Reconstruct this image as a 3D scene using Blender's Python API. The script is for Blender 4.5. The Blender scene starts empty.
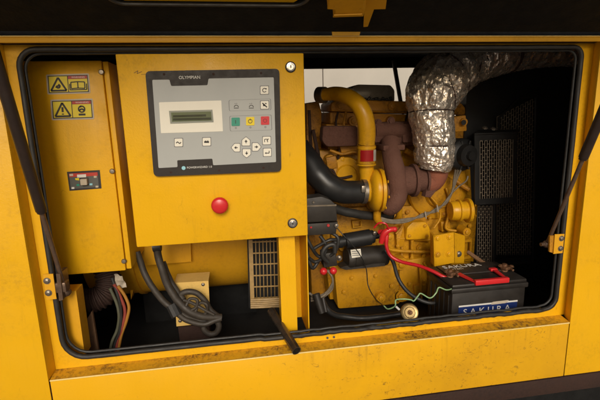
import bpy, bmesh, math, random
from mathutils import Vector, Matrix, noise
random.seed(7)
R = math.radians
SC = bpy.context.scene
COL = SC.collection
ZT = 1.25                      # height of the door opening's top edge above the ground

# ---------------------------------------------------------------- camera frame, used to lay things out at real distances
RX = Vector((0.98777403, -0.15353509, -0.02700813))
RY = Vector((-0.05713557, -0.19535783, -0.97906631))
RZ = Vector((0.14504479, 0.9686394, -0.20174171))
CAM = Vector((0.49973534, -1.12000854, -0.17272164 + ZT))
F = 417.566
def at(u, v, Y):
    d = RX*((u-300)/F) + RY*((v-200)/F) + RZ
    t = (Y-CAM.y)/d.y
    return CAM + d*t
def pts(lst, Y=None):
    return [at(p[0], p[1], p[2] if len(p) > 2 else Y) for p in lst]
def W(x, y, z): return Vector((x, y, z+ZT))      # z measured from the top of the opening

# ---------------------------------------------------------------- mesh helpers
def M(): return bmesh.new()
def box(bm, x0, x1, y0, y1, z0, z1, bev=0.0, seg=2):
    m = Matrix.Translation(((x0+x1)/2, (y0+y1)/2, (z0+z1)/2+ZT)) @ Matrix.Diagonal((abs(x1-x0), abs(y1-y0), abs(z1-z0), 1))
    r = bmesh.ops.create_cube(bm, size=1, matrix=m)
    if bev > 0:
        es = list({e for v in r['verts'] for e in v.link_edges})
        bmesh.ops.bevel(bm, geom=es, offset=bev, segments=seg, profile=0.5, affect='EDGES')
    return bm
def obox(bm, c, size, rot=(0, 0, 0), bev=0.0):
    from mathutils import Euler
    m = Matrix.Translation(c) @ Euler([R(a) for a in rot]).to_matrix().to_4x4() @ Matrix.Diagonal((*size, 1))
    r = bmesh.ops.create_cube(bm, size=1, matrix=m)
    if bev > 0:
        es = list({e for v in r['verts'] for e in v.link_edges})
        bmesh.ops.bevel(bm, geom=es, offset=bev, segments=2, profile=0.5, affect='EDGES')
    return bm
def catmull(P, n=8, closed=False):
    out = []; L = len(P)
    rng = L if closed else L-1
    for i in range(rng):
        if closed: a, b, c, d = P[(i-1) % L], P[i], P[(i+1) % L], P[(i+2) % L]
        else: a, b, c, d = P[max(i-1, 0)], P[i], P[i+1], P[min(i+2, L-1)]
        for k in range(n):
            t = k/n; t2 = t*t; t3 = t2*t
            if isinstance(b, (int, float)):
                out.append(0.5*((2*b)+(c-a)*t+(2*a-5*b+4*c-d)*t2+(3*b-a-3*c+d)*t3))
            else:
                out.append(0.5*((2*b)+(c-a)*t+(2*a-5*b+4*c-d)*t2+(3*b-a-3*c+d)*t3))
    if not closed: out.append(P[-1])
    return out
def tube(bm, P, r, seg=12, smooth=8, closed=False, caps=True, rfun=None):
    P = [Vector(p) for p in P]
    rs = list(r) if isinstance(r, (list, tuple)) else [r]*len(P)
    if smooth > 1 and len(P) > 2:
        rs = catmull(rs, smooth, closed); P = catmull(P, smooth, closed)
    n = len(P); rings = []
    if smooth >= 5 and rfun is None and not closed and n > 20:      # hand-laid hoses and cables are never perfectly true
        m0 = min(sum(rs)/len(rs), .012)
        P = [p+noise.noise_vector(p*22)*m0*.16+noise.noise_vector(p*60)*m0*.05 for p in P]
        rs = [q*(1+.03*noise.noise(p*40)) for p, q in zip(P, rs)]
    nrm = None
    for i in range(n):
        if closed: t = P[(i+1) % n]-P[(i-1) % n]
        else: t = P[min(i+1, n-1)]-P[max(i-1, 0)]
        t.normalize()
        if nrm is None:
            a = Vector((0, 0, 1)) if abs(t.z) < 0.9 else Vector((1, 0, 0))
            nrm = (a-t*a.dot(t)).normalized()
        else:
            nrm = (nrm-t*nrm.dot(t))
            nrm = nrm.normalized() if nrm.length > 1e-6 else t.orthogonal().normalized()
        bn = t.cross(nrm)
        ring = []
        for k in range(seg):
            an = 2*math.pi*k/seg
            rr = rs[i] if rfun is None else rfun(i, k, rs[i])
            ring.append(bm.verts.new(P[i]+nrm*math.cos(an)*rr+bn*math.sin(an)*rr))
        rings.append(ring)
    m = n if closed else n-1
    for i in range(m):
        a, b = rings[i], rings[(i+1) % n]
        for k in range(seg):
            bm.faces.new((a[k], a[(k+1) % seg], b[(k+1) % seg], b[k]))
    if caps and not closed:
        bm.faces.new(rings[0][::-1]); bm.faces.new(rings[-1])
    return bm
def lathe(bm, c, axis, prof, seg=32):
    """prof: list of (distance along the axis, radius)"""
    c = Vector(c); ax = Vector(axis).normalized(); u = ax.orthogonal().normalized(); w = ax.cross(u)
    rings = []
    for d, r in prof:
        if r < 1e-5: rings.append([bm.verts.new(c+ax*d)])
        else: rings.append([bm.verts.new(c+ax*d+(u*math.cos(2*math.pi*k/seg)+w*math.sin(2*math.pi*k/seg))*r) for k in range(seg)])
    for a, b in zip(rings, rings[1:]):
        if len(a) == 1 and len(b) == 1: continue
        for k in range(seg):
            k2 = (k+1) % seg
            if len(a) == 1: bm.faces.new((a[0], b[k2], b[k]))
            elif len(b) == 1: bm.faces.new((a[k], a[k2], b[0]))
            else: bm.faces.new((a[k], a[k2], b[k2], b[k]))
    if len(rings[0]) > 1: bm.faces.new(rings[0][::-1])
    if len(rings[-1]) > 1: bm.faces.new(rings[-1])
    bmesh.ops.recalc_face_normals(bm, faces=bm.faces[:])
    return bm
def prism(bm, P, d, bev=0.0):
    """polygon of world points extruded along vector d"""
    P = [Vector(p) for p in P]; d = Vector(d)
    a = [bm.verts.new(p) for p in P]; b = [bm.verts.new(p+d) for p in P]
    fs = [bm.faces.new(a), bm.faces.new(b[::-1])]
    n = len(P)
    for i in range(n): fs.append(bm.faces.new((a[i], b[i], b[(i+1) % n], a[(i+1) % n])))
    if bev > 0:
        bmesh.ops.recalc_face_normals(bm, faces=fs)
        es = list(fs[0].edges)
        bmesh.ops.bevel(bm, geom=es, offset=bev, segments=2, profile=0.5, affect='EDGES')
    bmesh.ops.recalc_face_normals(bm, faces=bm.faces[:])
    return bm
def rrect(x0, x1, z0, z1, r, y=0.0, n=8):
    out = []
    ra, rb, rc, rd = r if isinstance(r, tuple) else (r, r, r, r)
    for cx, cz, a0, r in ((x1-ra, z1-ra, 0, ra), (x0+rb, z1-rb, 90, rb), (x0+rc, z0+rc, 180, rc), (x1-rd, z0+rd, 270, rd)):
        for k in range(n+1):
            a = R(a0+90*k/n); out.append(W(cx+r*math.cos(a), y, cz+r*math.sin(a)))
    return out
def roundpoly(P, r, n=4):
    """round the corners of a polygon of points"""
    out = []; L = len(P)
    for i in range(L):
        p = P[i]; a = P[i-1]; b = P[(i+1) % L]
        ra = min(r, (a-p).length*.45); rb = min(r, (b-p).length*.45)
        s = p+(a-p).normalized()*ra; e = p+(b-p).normalized()*rb
        for k in range(n+1):
            t = k/n; out.append(s*(1-t)**2+p*2*t*(1-t)+e*t*t)
    return out
def plate_hole(bm, outer, inner, d):
    """flat plate with a hole: both loops have the same number of points; d = thickness vector"""
    d = Vector(d); n = len(inner)
    a = [bm.verts.new(p) for p in outer]; b = [bm.verts.new(p) for p in inner]
    a2 = [bm.verts.new(p+d) for p in outer]; b2 = [bm.verts.new(p+d) for p in inner]
    for i in range(n):
        j = (i+1) % n
        bm.faces.new((a[i], a[j], b[j], b[i])); bm.faces.new((a2[j], a2[i], b2[i], b2[j]))
        bm.faces.new((a[j], a[i], a2[i], a2[j])); bm.faces.new((b[i], b[j], b2[j], b2[i]))
    bmesh.ops.recalc_face_normals(bm, faces=bm.faces[:])
    return bm
def hexbolt(bm, c, r, d=(0, -1, 0), h=None, washer=True):
    c = Vector(c); d = Vector(d).normalized(); h = h or r*.7
    if washer: lathe(bm, c, d, [(0, 0), (0, r*1.45), (r*.18, r*1.4), (r*.18, 0)], 20)
    lathe(bm, c, d, [(r*.15, 0), (r*.15, r), (h, r), (h*1.15, r*.8), (h*1.15, 0)], 6)
    return bm
def text(bm, s, c, size, ux=(1, 0, 0), uz=(0, 0, 1), depth=0.0006, align='CENTER', sx=1.0):
    cu = bpy.data.curves.new('lettering', 'FONT'); cu.body = s; cu.size = size; cu.extrude = depth
    cu.align_x = align; cu.align_y = 'CENTER'; cu.resolution_u = 3
    o = bpy.data.objects.new('lettering', cu); COL.objects.link(o)
    dg = bpy.context.evaluated_depsgraph_get(); me = bpy.data.meshes.new_from_object(o.evaluated_get(dg))
    ux = Vector(ux).normalized(); uz = Vector(uz).normalized(); un = ux.cross(uz)
    m = Matrix(((ux.x*sx, uz.x, un.x, c[0]), (ux.y*sx, uz.y, un.y, c[1]), (ux.z*sx, uz.z, un.z, c[2]), (0, 0, 0, 1)))
    me.transform(m); bm.from_mesh(me)
    bpy.data.objects.remove(o); bpy.data.curves.remove(cu); bpy.data.meshes.remove(me)
    return bm
def thing(name, label, cat, loc, group=None):
    o = bpy.data.objects.new(name, None); COL.objects.link(o); o.location = loc; o.empty_display_size = .05
    o['label'] = label; o['category'] = cat
    if group: o['group'] = group
    return o
def rootloc(p):
    v = Vector((0, 0, 0))
    while p is not None: v = v+Vector(p.location); p = p.parent
    return v
def obj(name, bm, mat, parent=None, angle=35, label=None, smooth=True):
    me = bpy.data.meshes.new(name)
    vs = [v.co for v in bm.verts]
    c = Vector((sum(v.x for v in vs)/len(vs), sum(v.y for v in vs)/len(vs), min(v.z for v in vs)))
    bm.transform(Matrix.Translation(-c)); bm.to_mesh(me); bm.free()
    o = bpy.data.objects.new(name, me); COL.objects.link(o)
    o.parent = parent; o.location = c-rootloc(parent)
    for m in (mat if isinstance(mat, (list, tuple)) else [mat]): me.materials.append(m)
    if smooth:
        for p in me.polygons: p.use_smooth = True
        me.set_sharp_from_angle(angle=R(angle))
    if label: o['label'] = label
    return o
def tag(o, label, cat, group=None):
    o['label'] = label; o['category'] = cat
    if group: o['group'] = group
    return o

# ---------------------------------------------------------------- materials
def newmat(name):
    m = bpy.data.materials.new(name); m.use_nodes = True
    nt = m.node_tree; b = nt.nodes['Principled BSDF']
    return m, nt, b
def N(nt, t, **k):
    n = nt.nodes.new(t)
    for a, v in k.items():
        if a in n.inputs: n.inputs[a].default_value = v
        else: setattr(n, a, v)
    return n
def coords(nt, scale=(1, 1, 1)):
    tc = N(nt, 'ShaderNodeTexCoord'); mp = N(nt, 'ShaderNodeMapping'); mp.inputs['Scale'].default_value = scale
    nt.links.new(tc.outputs['Object'], mp.inputs['Vector']); return mp.outputs['Vector']
def noisetex(nt, vec, scale, detail=4, rough=.55, dist=0):
    n = N(nt, 'ShaderNodeTexNoise'); n.inputs['Scale'].default_value = scale; n.inputs['Detail'].default_value = detail
    n.inputs['Roughness'].default_value = rough; n.inputs['Distortion'].default_value = dist
    nt.links.new(vec, n.inputs['Vector']); return n.outputs['Fac']
def ramp(nt, fac, a, b, ca=0.0, cb=1.0):
    r = N(nt, 'ShaderNodeMapRange'); r.inputs['From Min'].default_value = a; r.inputs['From Max'].default_value = b
    r.inputs['To Min'].default_value = ca; r.inputs['To Max'].default_value = cb; r.clamp = True
    nt.links.new(fac, r.inputs['Value']); return r.outputs['Result']
def mix(nt, fac, a, b):
    m = N(nt, 'ShaderNodeMix', data_type='RGBA')
    for s, v in ((m.inputs['A'], a), (m.inputs['B'], b)):
        pass
    ins = [i for i in m.inputs if i.type == 'RGBA']
    for s, v in ((ins[0], a), (ins[1], b)):
        if isinstance(v, tuple): s.default_value = (*v, 1) if len(v) == 3 else v
        else: nt.links.new(v, s)
    if isinstance(fac, (int, float)): m.inputs[0].default_value = fac
    else: nt.links.new(fac, m.inputs[0])
    return [o for o in m.outputs if o.type == 'RGBA'][0]
def mul(nt, a, b, op='MULTIPLY'):
    m = N(nt, 'ShaderNodeMath', operation=op)
    for i, v in enumerate((a, b)):
        if isinstance(v, (int, float)): m.inputs[i].default_value = v
        else: nt.links.new(v, m.inputs[i])
    return m.outputs[0]
def bump(nt, b, h, strength=.2, dist=.001):
    n = N(nt, 'ShaderNodeBump'); n.inputs['Strength'].default_value = strength; n.inputs['Distance'].default_value = dist
    nt.links.new(h, n.inputs['Height']); nt.links.new(n.outputs['Normal'], b.inputs['Normal'])
def paint(name, base, dirt=(.12, .055, .015), amount=.35, rough=.42, spots=.3, streak=.15, bumps=.25, cover=.5, metal=0, bdist=.0006, var=.1, spec=.32):
    m, nt, b = newmat(name)
    v = coords(nt); vs = coords(nt, (9, 9, 1.2))
    big = ramp(nt, noisetex(nt, v, 6, 6, .6, .4), cover-.05, cover+.28)
    fine = ramp(nt, noisetex(nt, v, 90, 5, .7), .45, .75)
    dfac = mul(nt, mul(nt, big, fine), amount*2.0)
    grime = mul(nt, big, amount*.55)
    st = ramp(nt, noisetex(nt, vs, 10, 4, .6), .58, .85, 0, streak)
    sp = ramp(nt, noisetex(nt, v, 160, 3, .8), .68, .74, 0, spots)
    spm = mul(nt, sp, ramp(nt, noisetex(nt, v, 9, 3, .5), .48, .62))
    tone = ramp(nt, noisetex(nt, v, 2.6, 3, .5), .3, .7)
    c0 = mix(nt, tone, base, tuple(x*(1-var) for x in base))
    c1 = mix(nt, grime, c0, tuple(.5*x+.5*y for x, y in zip(base, dirt)))
    c2 = mix(nt, dfac, c1, dirt); c3 = mix(nt, st, c2, dirt); c4 = mix(nt, spm, c3, tuple(x*.4 for x in dirt))
    hl = noisetex(nt, coords(nt, (3, 3, 1)), 7, 2, .4, 1.5)       # hairline scratches
    hm = N(nt, 'ShaderNodeMath', operation='ABSOLUTE'); nt.links.new(mul(nt, hl, .5, 'SUBTRACT'), hm.inputs[0])
    hs_ = mul(nt, ramp(nt, hm.outputs[0], .0015, .004, .5, 0), ramp(nt, noisetex(nt, v, 17, 3, .6), .56, .62))
    c4 = mix(nt, hs_, c4, tuple(.45*x+.55*y for x, y in zip(base, dirt)))
    b.inputs['Specular IOR Level'].default_value = spec
    nt.links.new(c4, b.inputs['Base Color'])
    rr = mul(nt, ramp(nt, noisetex(nt, v, 14, 5, .6), .3, .7, 0, .22), rough-.08, 'ADD')
    nt.links.new(mul(nt, rr, mul(nt, dfac, .25), 'ADD'), b.inputs['Roughness'])
    b.inputs['Metallic'].default_value = metal
    h = mul(nt, noisetex(nt, v, 240, 2, .5), mul(nt, noisetex(nt, v, 30, 5, .6), 1.5), 'ADD')
    bump(nt, b, h, bumps, bdist)
    return m
def plain(name, col, rough=.5, metal=0, var=.25, scale=40, bumps=.15, bd=.0005, spec=None):
    m, nt, b = newmat(name); v = coords(nt)
    f = ramp(nt, noisetex(nt, v, scale, 5, .6), .3, .7)
    nt.links.new(mix(nt, f, col, tuple(c*(1-var) for c in col)), b.inputs['Base Color'])
    nt.links.new(ramp(nt, noisetex(nt, v, scale*.7, 4), .3, .7, max(rough-.1, .02), min(rough+.1, 1)), b.inputs['Roughness'])
    b.inputs['Metallic'].default_value = metal
    if spec is not None: b.inputs['Specular IOR Level'].default_value = spec
    bump(nt, b, noisetex(nt, v, scale*4, 3), bumps, bd)
    return m
def scuffed(name, base):
    m, nt, b = newmat(name); v = coords(nt)
    dirt = (.20, .095, .014); dark = (.07, .03, .01)
    # short hooked scuffs, thickest beside the post and under the engine
    w1 = noisetex(nt, coords(nt, (1, 1, 1.4)), 46, 4, .65, 1.6)
    sep = N(nt, 'ShaderNodeSeparateXYZ'); nt.links.new(v, sep.inputs[0]); side = ramp(nt, sep.outputs['X'], -.28, .10, .12, 1)
    sc = mul(nt, ramp(nt, w1, .59, .70), ramp(nt, noisetex(nt, v, 7, 4, .6), .42, .56))
    sc2 = mul(nt, ramp(nt, noisetex(nt, coords(nt, (1, 1, .5)), 70, 4, .7, 1.0), .62, .70), ramp(nt, noisetex(nt, v, 5, 3, .5), .46, .60))
    soft = mul(nt, side, ramp(nt, noisetex(nt, v, 4, 5, .6), .38, .75, 0, .6))
    fine = ramp(nt, noisetex(nt, v, 130, 3, .6), .63, .74, 0, .55)
    c = mix(nt, ramp(nt, noisetex(nt, v, 2.5, 3), .3, .7), base, tuple(x*.9 for x in base))
    c = mix(nt, soft, c, (.50, .25, .012)); c = mix(nt, mul(nt, mul(nt, sc, side), .95), c, dirt); c = mix(nt, mul(nt, mul(nt, sc2, side), .7), c, dirt)
    c = mix(nt, mul(nt, fine, soft), c, dark)
    runs = ramp(nt, noisetex(nt, coords(nt, (14, 14, 1.1)), 6, 4, .6, .3), .52, .80, 0, .55)      # drips running down from the edge
    runs = mul(nt, mul(nt, runs, ramp(nt, sep.outputs['Z'], .06, .19)), mul(nt, side, ramp(nt, noisetex(nt, v, 6, 3), .42, .6)))
    c = mix(nt, runs, c, (.16, .07, .012))
    b.inputs['Specular IOR Level'].default_value = .32
    nt.links.new(c, b.inputs['Base Color'])
    nt.links.new(mul(nt, mul(nt, sc2, .25), ramp(nt, noisetex(nt, v, 14, 5), .3, .7, .34, .5), 'ADD'), b.inputs['Roughness'])
    bump(nt, b, mul(nt, noisetex(nt, v, 240, 2), mul(nt, noisetex(nt, v, 30, 5), 1.5), 'ADD'), .25, .0006)
    return m
YB = (.79, .42, .007)
m_yel = paint('yellow_enamel', YB, amount=.22, rough=.40, spots=.3, streak=.16, bumps=.4)
m_fade = paint('faded_pale_yellow', (.72, .47, .13), amount=.35, rough=.6, spots=.4, streak=.2)
m_land = paint('dirty_sill_yellow', (.74, .37, .012), dirt=(.085, .035, .012), amount=.9, rough=.5, spots=.8, streak=.3, cover=.40, bumps=.5)
m_yel_panel = paint('yellow_cover_enamel', (.81, .435, .007), amount=.22, rough=.36, spots=.3, streak=.14, bumps=.4)
m_yel_dirty = scuffed('scuffed_yellow_enamel', (.80, .42, .007))
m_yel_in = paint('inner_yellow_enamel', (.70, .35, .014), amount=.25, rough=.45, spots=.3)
m_edge = paint('highlight_pale_yellow', (.84, .62, .22), amount=.3, rough=.35, spots=.5, cover=.5)  # paler yellow that paints the light caught on the folded lips
m_eng = paint('oily_engine_yellow', (.60, .285, .009), dirt=(.075, .028, .008), amount=.75, rough=.40, spots=.6, streak=.25, bumps=.45, cover=.46, bdist=.0015, var=.25)
m_eng_clean = paint('engine_yellow', (.71, .36, .009), dirt=(.12, .045, .01), amount=.4, rough=.30, spots=.6, streak=.15, bumps=.3, cover=.46)
m_eng_brown = paint('brownish_yellow', (.52, .23, .014), dirt=(.05, .02, .01), amount=.8, rough=.45, spots=.5, streak=.3, bumps=.5, cover=.42, bdist=.0015)  # darker, browner yellow, mostly on the upper engine parts
m_mauve = paint('scaled_cast_iron', (.155, .070, .048), dirt=(.065, .030, .022), amount=.8, rough=.8, spots=.5, streak=.1, bumps=.7, cover=.42, bdist=.003, var=.35)
m_redrust = paint('red_scaled_iron', (.27, .09, .05), dirt=(.10, .045, .035), amount=.6, rough=.8, spots=.4, bumps=.8, cover=.45, bdist=.002)
m_rust = paint('rusty_brown_steel', (.040, .019, .013), dirt=(.02, .012, .01), amount=.7, rough=.7, spots=.4, bumps=.7, cover=.45, bdist=.0015)
m_brown = paint('dusty_brown_steel', (.20, .11, .055), dirt=(.05, .03, .02), amount=.6, rough=.7, bumps=.5, cover=.45)
m_foam = plain('black_acoustic_foam', (.009, .0088, .0082), .9, var=.5, scale=30, bumps=.6, bd=.003, spec=.25)
m_black = plain('black_painted_steel', (.014, .014, .014), .5, var=.4, scale=25)
m_rub = plain('black_rubber', (.028, .027, .025), .48, var=.35, scale=60, bumps=.2)
m_seal = plain('weathered_black_rubber', (.026, .023, .019), .58, var=.45, scale=35, bumps=.4)
m_hose = plain('dusty_black_rubber_hose', (.020, .020, .020), .42, var=.4, scale=18, bumps=.2)
m_cable = plain('dusty_grey_cable', (.046, .036, .026), .6, var=.4, scale=60, bumps=.3)
m_strutb = plain('brown_black_cylinder', (.030, .017, .012), .40, var=.4, scale=40)
m_rod = plain('tarnished_steel_rod', (.20, .13, .09), .38, metal=.6, var=.4, scale=60)
m_steel = plain('dull_steel', (.34, .30, .25), .38, metal=.85, var=.35, scale=80)
m_chrome = plain('chrome_lock', (.75, .72, .68), .2, metal=1, var=.15, scale=60)
m_brass = plain('oily_brass', (.42, .30, .13), .36, metal=.8, var=.5, scale=50, bumps=.4)
m_pipe = plain('dark_pipe_steel', (.16, .13, .10), .28, metal=.8, var=.5, scale=30, bumps=.3)
m_copper = plain('corroded_copper', (.24, .12, .06), .55, metal=.5, var=.6, scale=120, bumps=.8, bd=.002)
m_red = plain('red_plastic', (.62, .022, .025), .35, var=.12)
m_redc = plain('red_cable_sheath', (.58, .016, .022), .3, var=.25, scale=40)
m_bezel = plain('charcoal_moulded_bezel', (.030, .024, .020), .5, var=.15, scale=90, bumps=.3, spec=.3)
m_face = plain('grey_membrane', (.40, .41, .39), .42, var=.06, scale=15, bumps=.05)
m_cream = plain('cream_membrane', (.80, .76, .64), .45, var=.05, scale=15, bumps=.05)
m_lcd = plain('green_grey_screen', (.12, .15, .085), .15, var=.15, scale=20, bumps=0)
m_lcdd = plain('dark_screen_lines', (.022, .032, .018), .2, var=.2, bumps=0)
m_lcdr = plain('screen_rim', (.26, .27, .22), .4, var=.1)
m_outl = plain('thin_blue_grey_outline', (.19, .19, .19), .5, var=.1)
m_ink = plain('dark_ink', (.030, .024, .020), .5, var=.2)
m_white = plain('white_print', (.72, .70, .64), .5, var=.1)
m_green = plain('green_button', (.02, .27, .18), .4, var=.05)
m_ybtn = plain('yellow_button', (.80, .60, .01), .4, var=.05)
m_rbtn = plain('red_button', (.60, .02, .03), .4, var=.05)
m_blue = plain('navy_label_film', (.015, .035, .16), .35, var=.3, scale=50)
m_lblue = plain('pale_blue_print', (.30, .60, .68), .4, var=.1)
m_sticky = plain('lemon_sticker', (.82, .64, .035), .4, var=.08)
m_stickr = plain('sticker_red', (.50, .05, .03), .4, var=.15)
m_stickb = plain('sticker_border', (.55, .47, .36), .5, var=.1)
m_case = plain('dusty_black_battery_plastic', (.024, .020, .017), .48, var=.5, scale=30, bumps=.25)
m_greenw = plain('pale_green_wire', (.26, .42, .20), .45, var=.15)
m_orangew = plain('orange_wire', (.38, .17, .025), .5, var=.15)
m_redw = plain('pinkish_red_wire', (.26, .045, .03), .5, var=.15)
m_greyw = plain('grey_green_wire', (.09, .09, .055), .55, var=.25)
m_tape = plain('greyish_harness', (.20, .16, .11), .6, var=.4, scale=70, bumps=.6, bd=.001)
m_tag = plain('crumpled_pale_tag', (.40, .34, .26), .7, var=.2, scale=40, bumps=.5, bd=.002)
m_relay = plain('dusty_relay_plastic', (.030, .025, .020), .5, var=.4, scale=30, bumps=.3)
m_gril = plain('tan_grille_wire', (.42, .27, .10), .55, var=.4, scale=50)
m_mesh = plain('grey_brown_expanded_metal', (.22, .175, .125), .6, metal=.0, var=.5, scale=20)
m_grey = plain('breaker_grey', (.10, .10, .085), .5, var=.15)
m_beige = plain('beige_toggle', (.50, .42, .30), .45, var=.1)
m_wall = plain('cream_wall_cladding', (.52, .485, .42), .8, var=.1, scale=3, bumps=.1)
m_gr = plain('concrete_ground', (.28, .26, .23), .9, var=.35, scale=5, bumps=.6, bd=.004)
m_floor = plain('oily_black_floor', (.006, .005, .004), .75, var=.5, scale=12, bumps=.4, bd=.002)
m_smoke = plain('smoky_grey_plastic', (.22, .20, .17), .25, var=.3, scale=12)
# crumpled aluminium foil
def foilmat():
    m, nt, b = newmat('crumpled_aluminium_foil'); v = coords(nt)
    f = ramp(nt, noisetex(nt, v, 30, 5, .7), .35, .7)
    nt.links.new(mix(nt, f, (.95, .88, .78), (.78, .62, .47)), b.inputs['Base Color'])
    b.inputs['Metallic'].default_value = .76
    nt.links.new(ramp(nt, noisetex(nt, v, 50, 4), .3, .7, .18, .38), b.inputs['Roughness'])
    hs = []
    for rot, sc, wt in ((35, (1, 1, .45), 1.0), (-40, (1, 1, .35), .8), (5, (1, 1, .8), .4)):
        tc = N(nt, 'ShaderNodeTexCoord'); mp = N(nt, 'ShaderNodeMapping'); mp.inputs['Rotation'].default_value = (0, R(rot), R(20)); mp.inputs['Scale'].default_value = sc
        nt.links.new(tc.outputs['Object'], mp.inputs['Vector'])
        vo = N(nt, 'ShaderNodeTexVoronoi'); vo.inputs['Scale'].default_value = 36 if wt > .5 else 80; nt.links.new(mp.outputs['Vector'], vo.inputs['Vector'])
        nv = noisetex(nt, mp.outputs['Vector'], 22, 2, .5, 1.6)
        hs.append(mul(nt, mul(nt, vo.outputs['Distance'], nv, 'ADD'), wt))
    h = mul(nt, mul(nt, hs[0], hs[1], 'ADD'), hs[2], 'ADD')
    bump(nt, b, h, .6, .010)
    return m
m_foil = foilmat()

# ================================================================ ENCLOSURE
enc = thing('generator_enclosure', 'yellow steel generator canopy with its side door raised and rubber sealed opening', 'generator enclosure', (0.75, .5, 0.12))
W0, H0 = 1.5, .8175
FR = 0.06
# the flange round the opening, at Y = 0
n = 8
inner = rrect(.008, W0-.008, -H0+.008, -.008, (.028, .040, .060, .036), 0, n)
def grow(p):   # project each inner point onto the outer rectangle
    cx, cz = .75, -.41+ZT
    x0, x1, z0, z1 = -.0215, 1.534, -.840+ZT, .012+ZT
    return x0, x1, z0, z1
outer = []
x0, x1, z0, z1 = -.0215, 1.534, -.840, .012
for ci, (cx, cz) in enumerate(((x1, z1), (x0, z1), (x0, z0), (x1, z0))):
    for k in range(n+1):
        t = k/n
        px, pz = cx, cz
        src = inner[ci*(n+1)+k]
        # slide along the two sides that meet in this corner
        if ci == 0: px, pz = (x1, src.z-ZT+.008) if t < .5 else (src.x+.02, z1)
        if ci == 1: px, pz = (src.x-.02, z1) if t < .5 else (x0, src.z-ZT+.008)
        if ci == 2: px, pz = (x0, src.z-ZT-.012) if t < .5 else (src.x-.02, z0)
        if ci == 3: px, pz = (src.x+.02, z0) if t < .5 else (x1, src.z-ZT-.012)
        if k == n//2: px, pz = cx, cz
        outer.append(W(px, 0, pz))
obj('door_flange', plate_hole(M(), outer, inner, (0, .003, 0)), m_yel, enc, 30)
# worn lower landing and bevelled returns between the flange and the outer skin
bm = M()
prism(bm, [W(-.0215, .0, -.8402), W(-.0215, -.040, -.8450), W(-.0215, -.040, -.8475), W(-.0215, .003, -.8427)], (1.541, 0, 0))
obj('sill_landing', bm, m_land, enc, 30)
bm = M()
prism(bm, [W(-.0218, .003, -.846), W(-.0242, -.038, -.846), W(-.027, -.038, -.846), W(-.0246, .003, -.846)], (0, 0, .862))
obj('side_return', bm, m_yel, enc, 30)
bm = M()
prism(bm, [W(1.5344, .003, -.846), W(1.519, -.038, -.846), W(1.522, -.038, -.846), W(1.5374, .003, -.846)], (0, 0, .862))
obj('side_return', bm, m_yel, enc, 30)
# outer skin panels
bm = M(); box(bm, -.95, -.0245, -.042, -.038, -1.035, .0125, .0015); obj('side_panel', bm, m_yel_panel, enc, 40)
bm = M(); box(bm, 1.519, 2.4, -.042, -.038, -1.035, .0125, .0015); obj('side_panel', bm, m_yel_panel, enc, 40)
bm = M(); box(bm, -.0205, 1.5145, -.044, -.038, -1.034, -.8447, .0022); obj('sill_panel', bm, m_yel_dirty, enc, 40)
bm = M(); tube(bm, [W(-.020, -.0435, -.8455), W(1.514, -.0435, -.8455)], .0022, 12, 1); obj('edge_highlight', bm, m_edge, enc, 60)  # pale strip painting the highlight along the sill lip
bm = M(); tube(bm, [W(-.95, -.0405, .0160), W(2.4, -.0405, .0160)], .0012, 10, 1); obj('edge_highlight', bm, m_edge, enc, 60)  # the top rail's lit lip, painted the same way
for xx in (-.0245, 1.515):
    bm = M(); box(bm, xx, xx+.0037, -.037, -.030, -1.034, -.850); obj('panel_gap', bm, m_rust, enc)
# top rail: lip, plus a dark strip that paints in the shadow below it
bm = M(); box(bm, -.95, 2.4, -.040, -.0005, .0135, .0165, .001); box(bm, -.95, 2.4, -.040, -.034, .002, .0134, .0012)
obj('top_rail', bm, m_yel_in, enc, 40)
bm = M(); box(bm, -.95, 2.4, -.0335, .02, .0035, .0060); obj('rail_shade_strip', bm, m_rust, enc)
# rubber seal, bowed and a little uneven; torn along the lower right
path = rrect(.0085, W0-.0085, -H0+.0085, -.0075, (.028, .040, .060, .036), -.006, 6)
dense = []
for i in range(len(path)):
    a, b = path[i], path[(i+1) % len(path)]
    k = max(1, int((b-a).length/.012))
    for j in range(k): dense.append(a.lerp(b, j/k))
def sealp(p):
    q = p.copy(); low = p.z < -.80+ZT
    amp = .0006
    if low and .62 < p.x < 1.5: amp = .0025
    v = noise.noise(Vector((p.x*14, p.z*14, 1.3))); w = noise.noise(Vector((p.x*45, p.z*45, 5.3)))
    q.z += amp*(v+.6*w); q.x += .0005*v if not low else 0
    if low and .55 < p.x < 1.45: q.z += -.003
    return q
dense = [sealp(p) for p in dense]
bm = M(); L = len(dense)
def ragged(i, k, r):
    p = dense[i % L]
    if p.z < -.79+ZT and p.x > .62:
        return r*(1+.4*noise.noise(Vector((p.x*60, k*.9, 2))))
    return r*(1+.05*noise.noise(Vector((p.x*30, p.z*30, k*.5))))
tube(bm, dense, .0068, 10, 1, closed=True, rfun=ragged)
obj('rubber_seal', bm, m_seal, enc, 60)
bm = M(); ip = [Vector((.75+(p.x-.75)*.991, .006, (p.z-(ZT-.41))*.982+(ZT-.41))) for p in dense]
tube(bm, ip, .0040, 8, 1, closed=True); obj('seal_lip', bm, m_rub, enc, 60)
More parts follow.
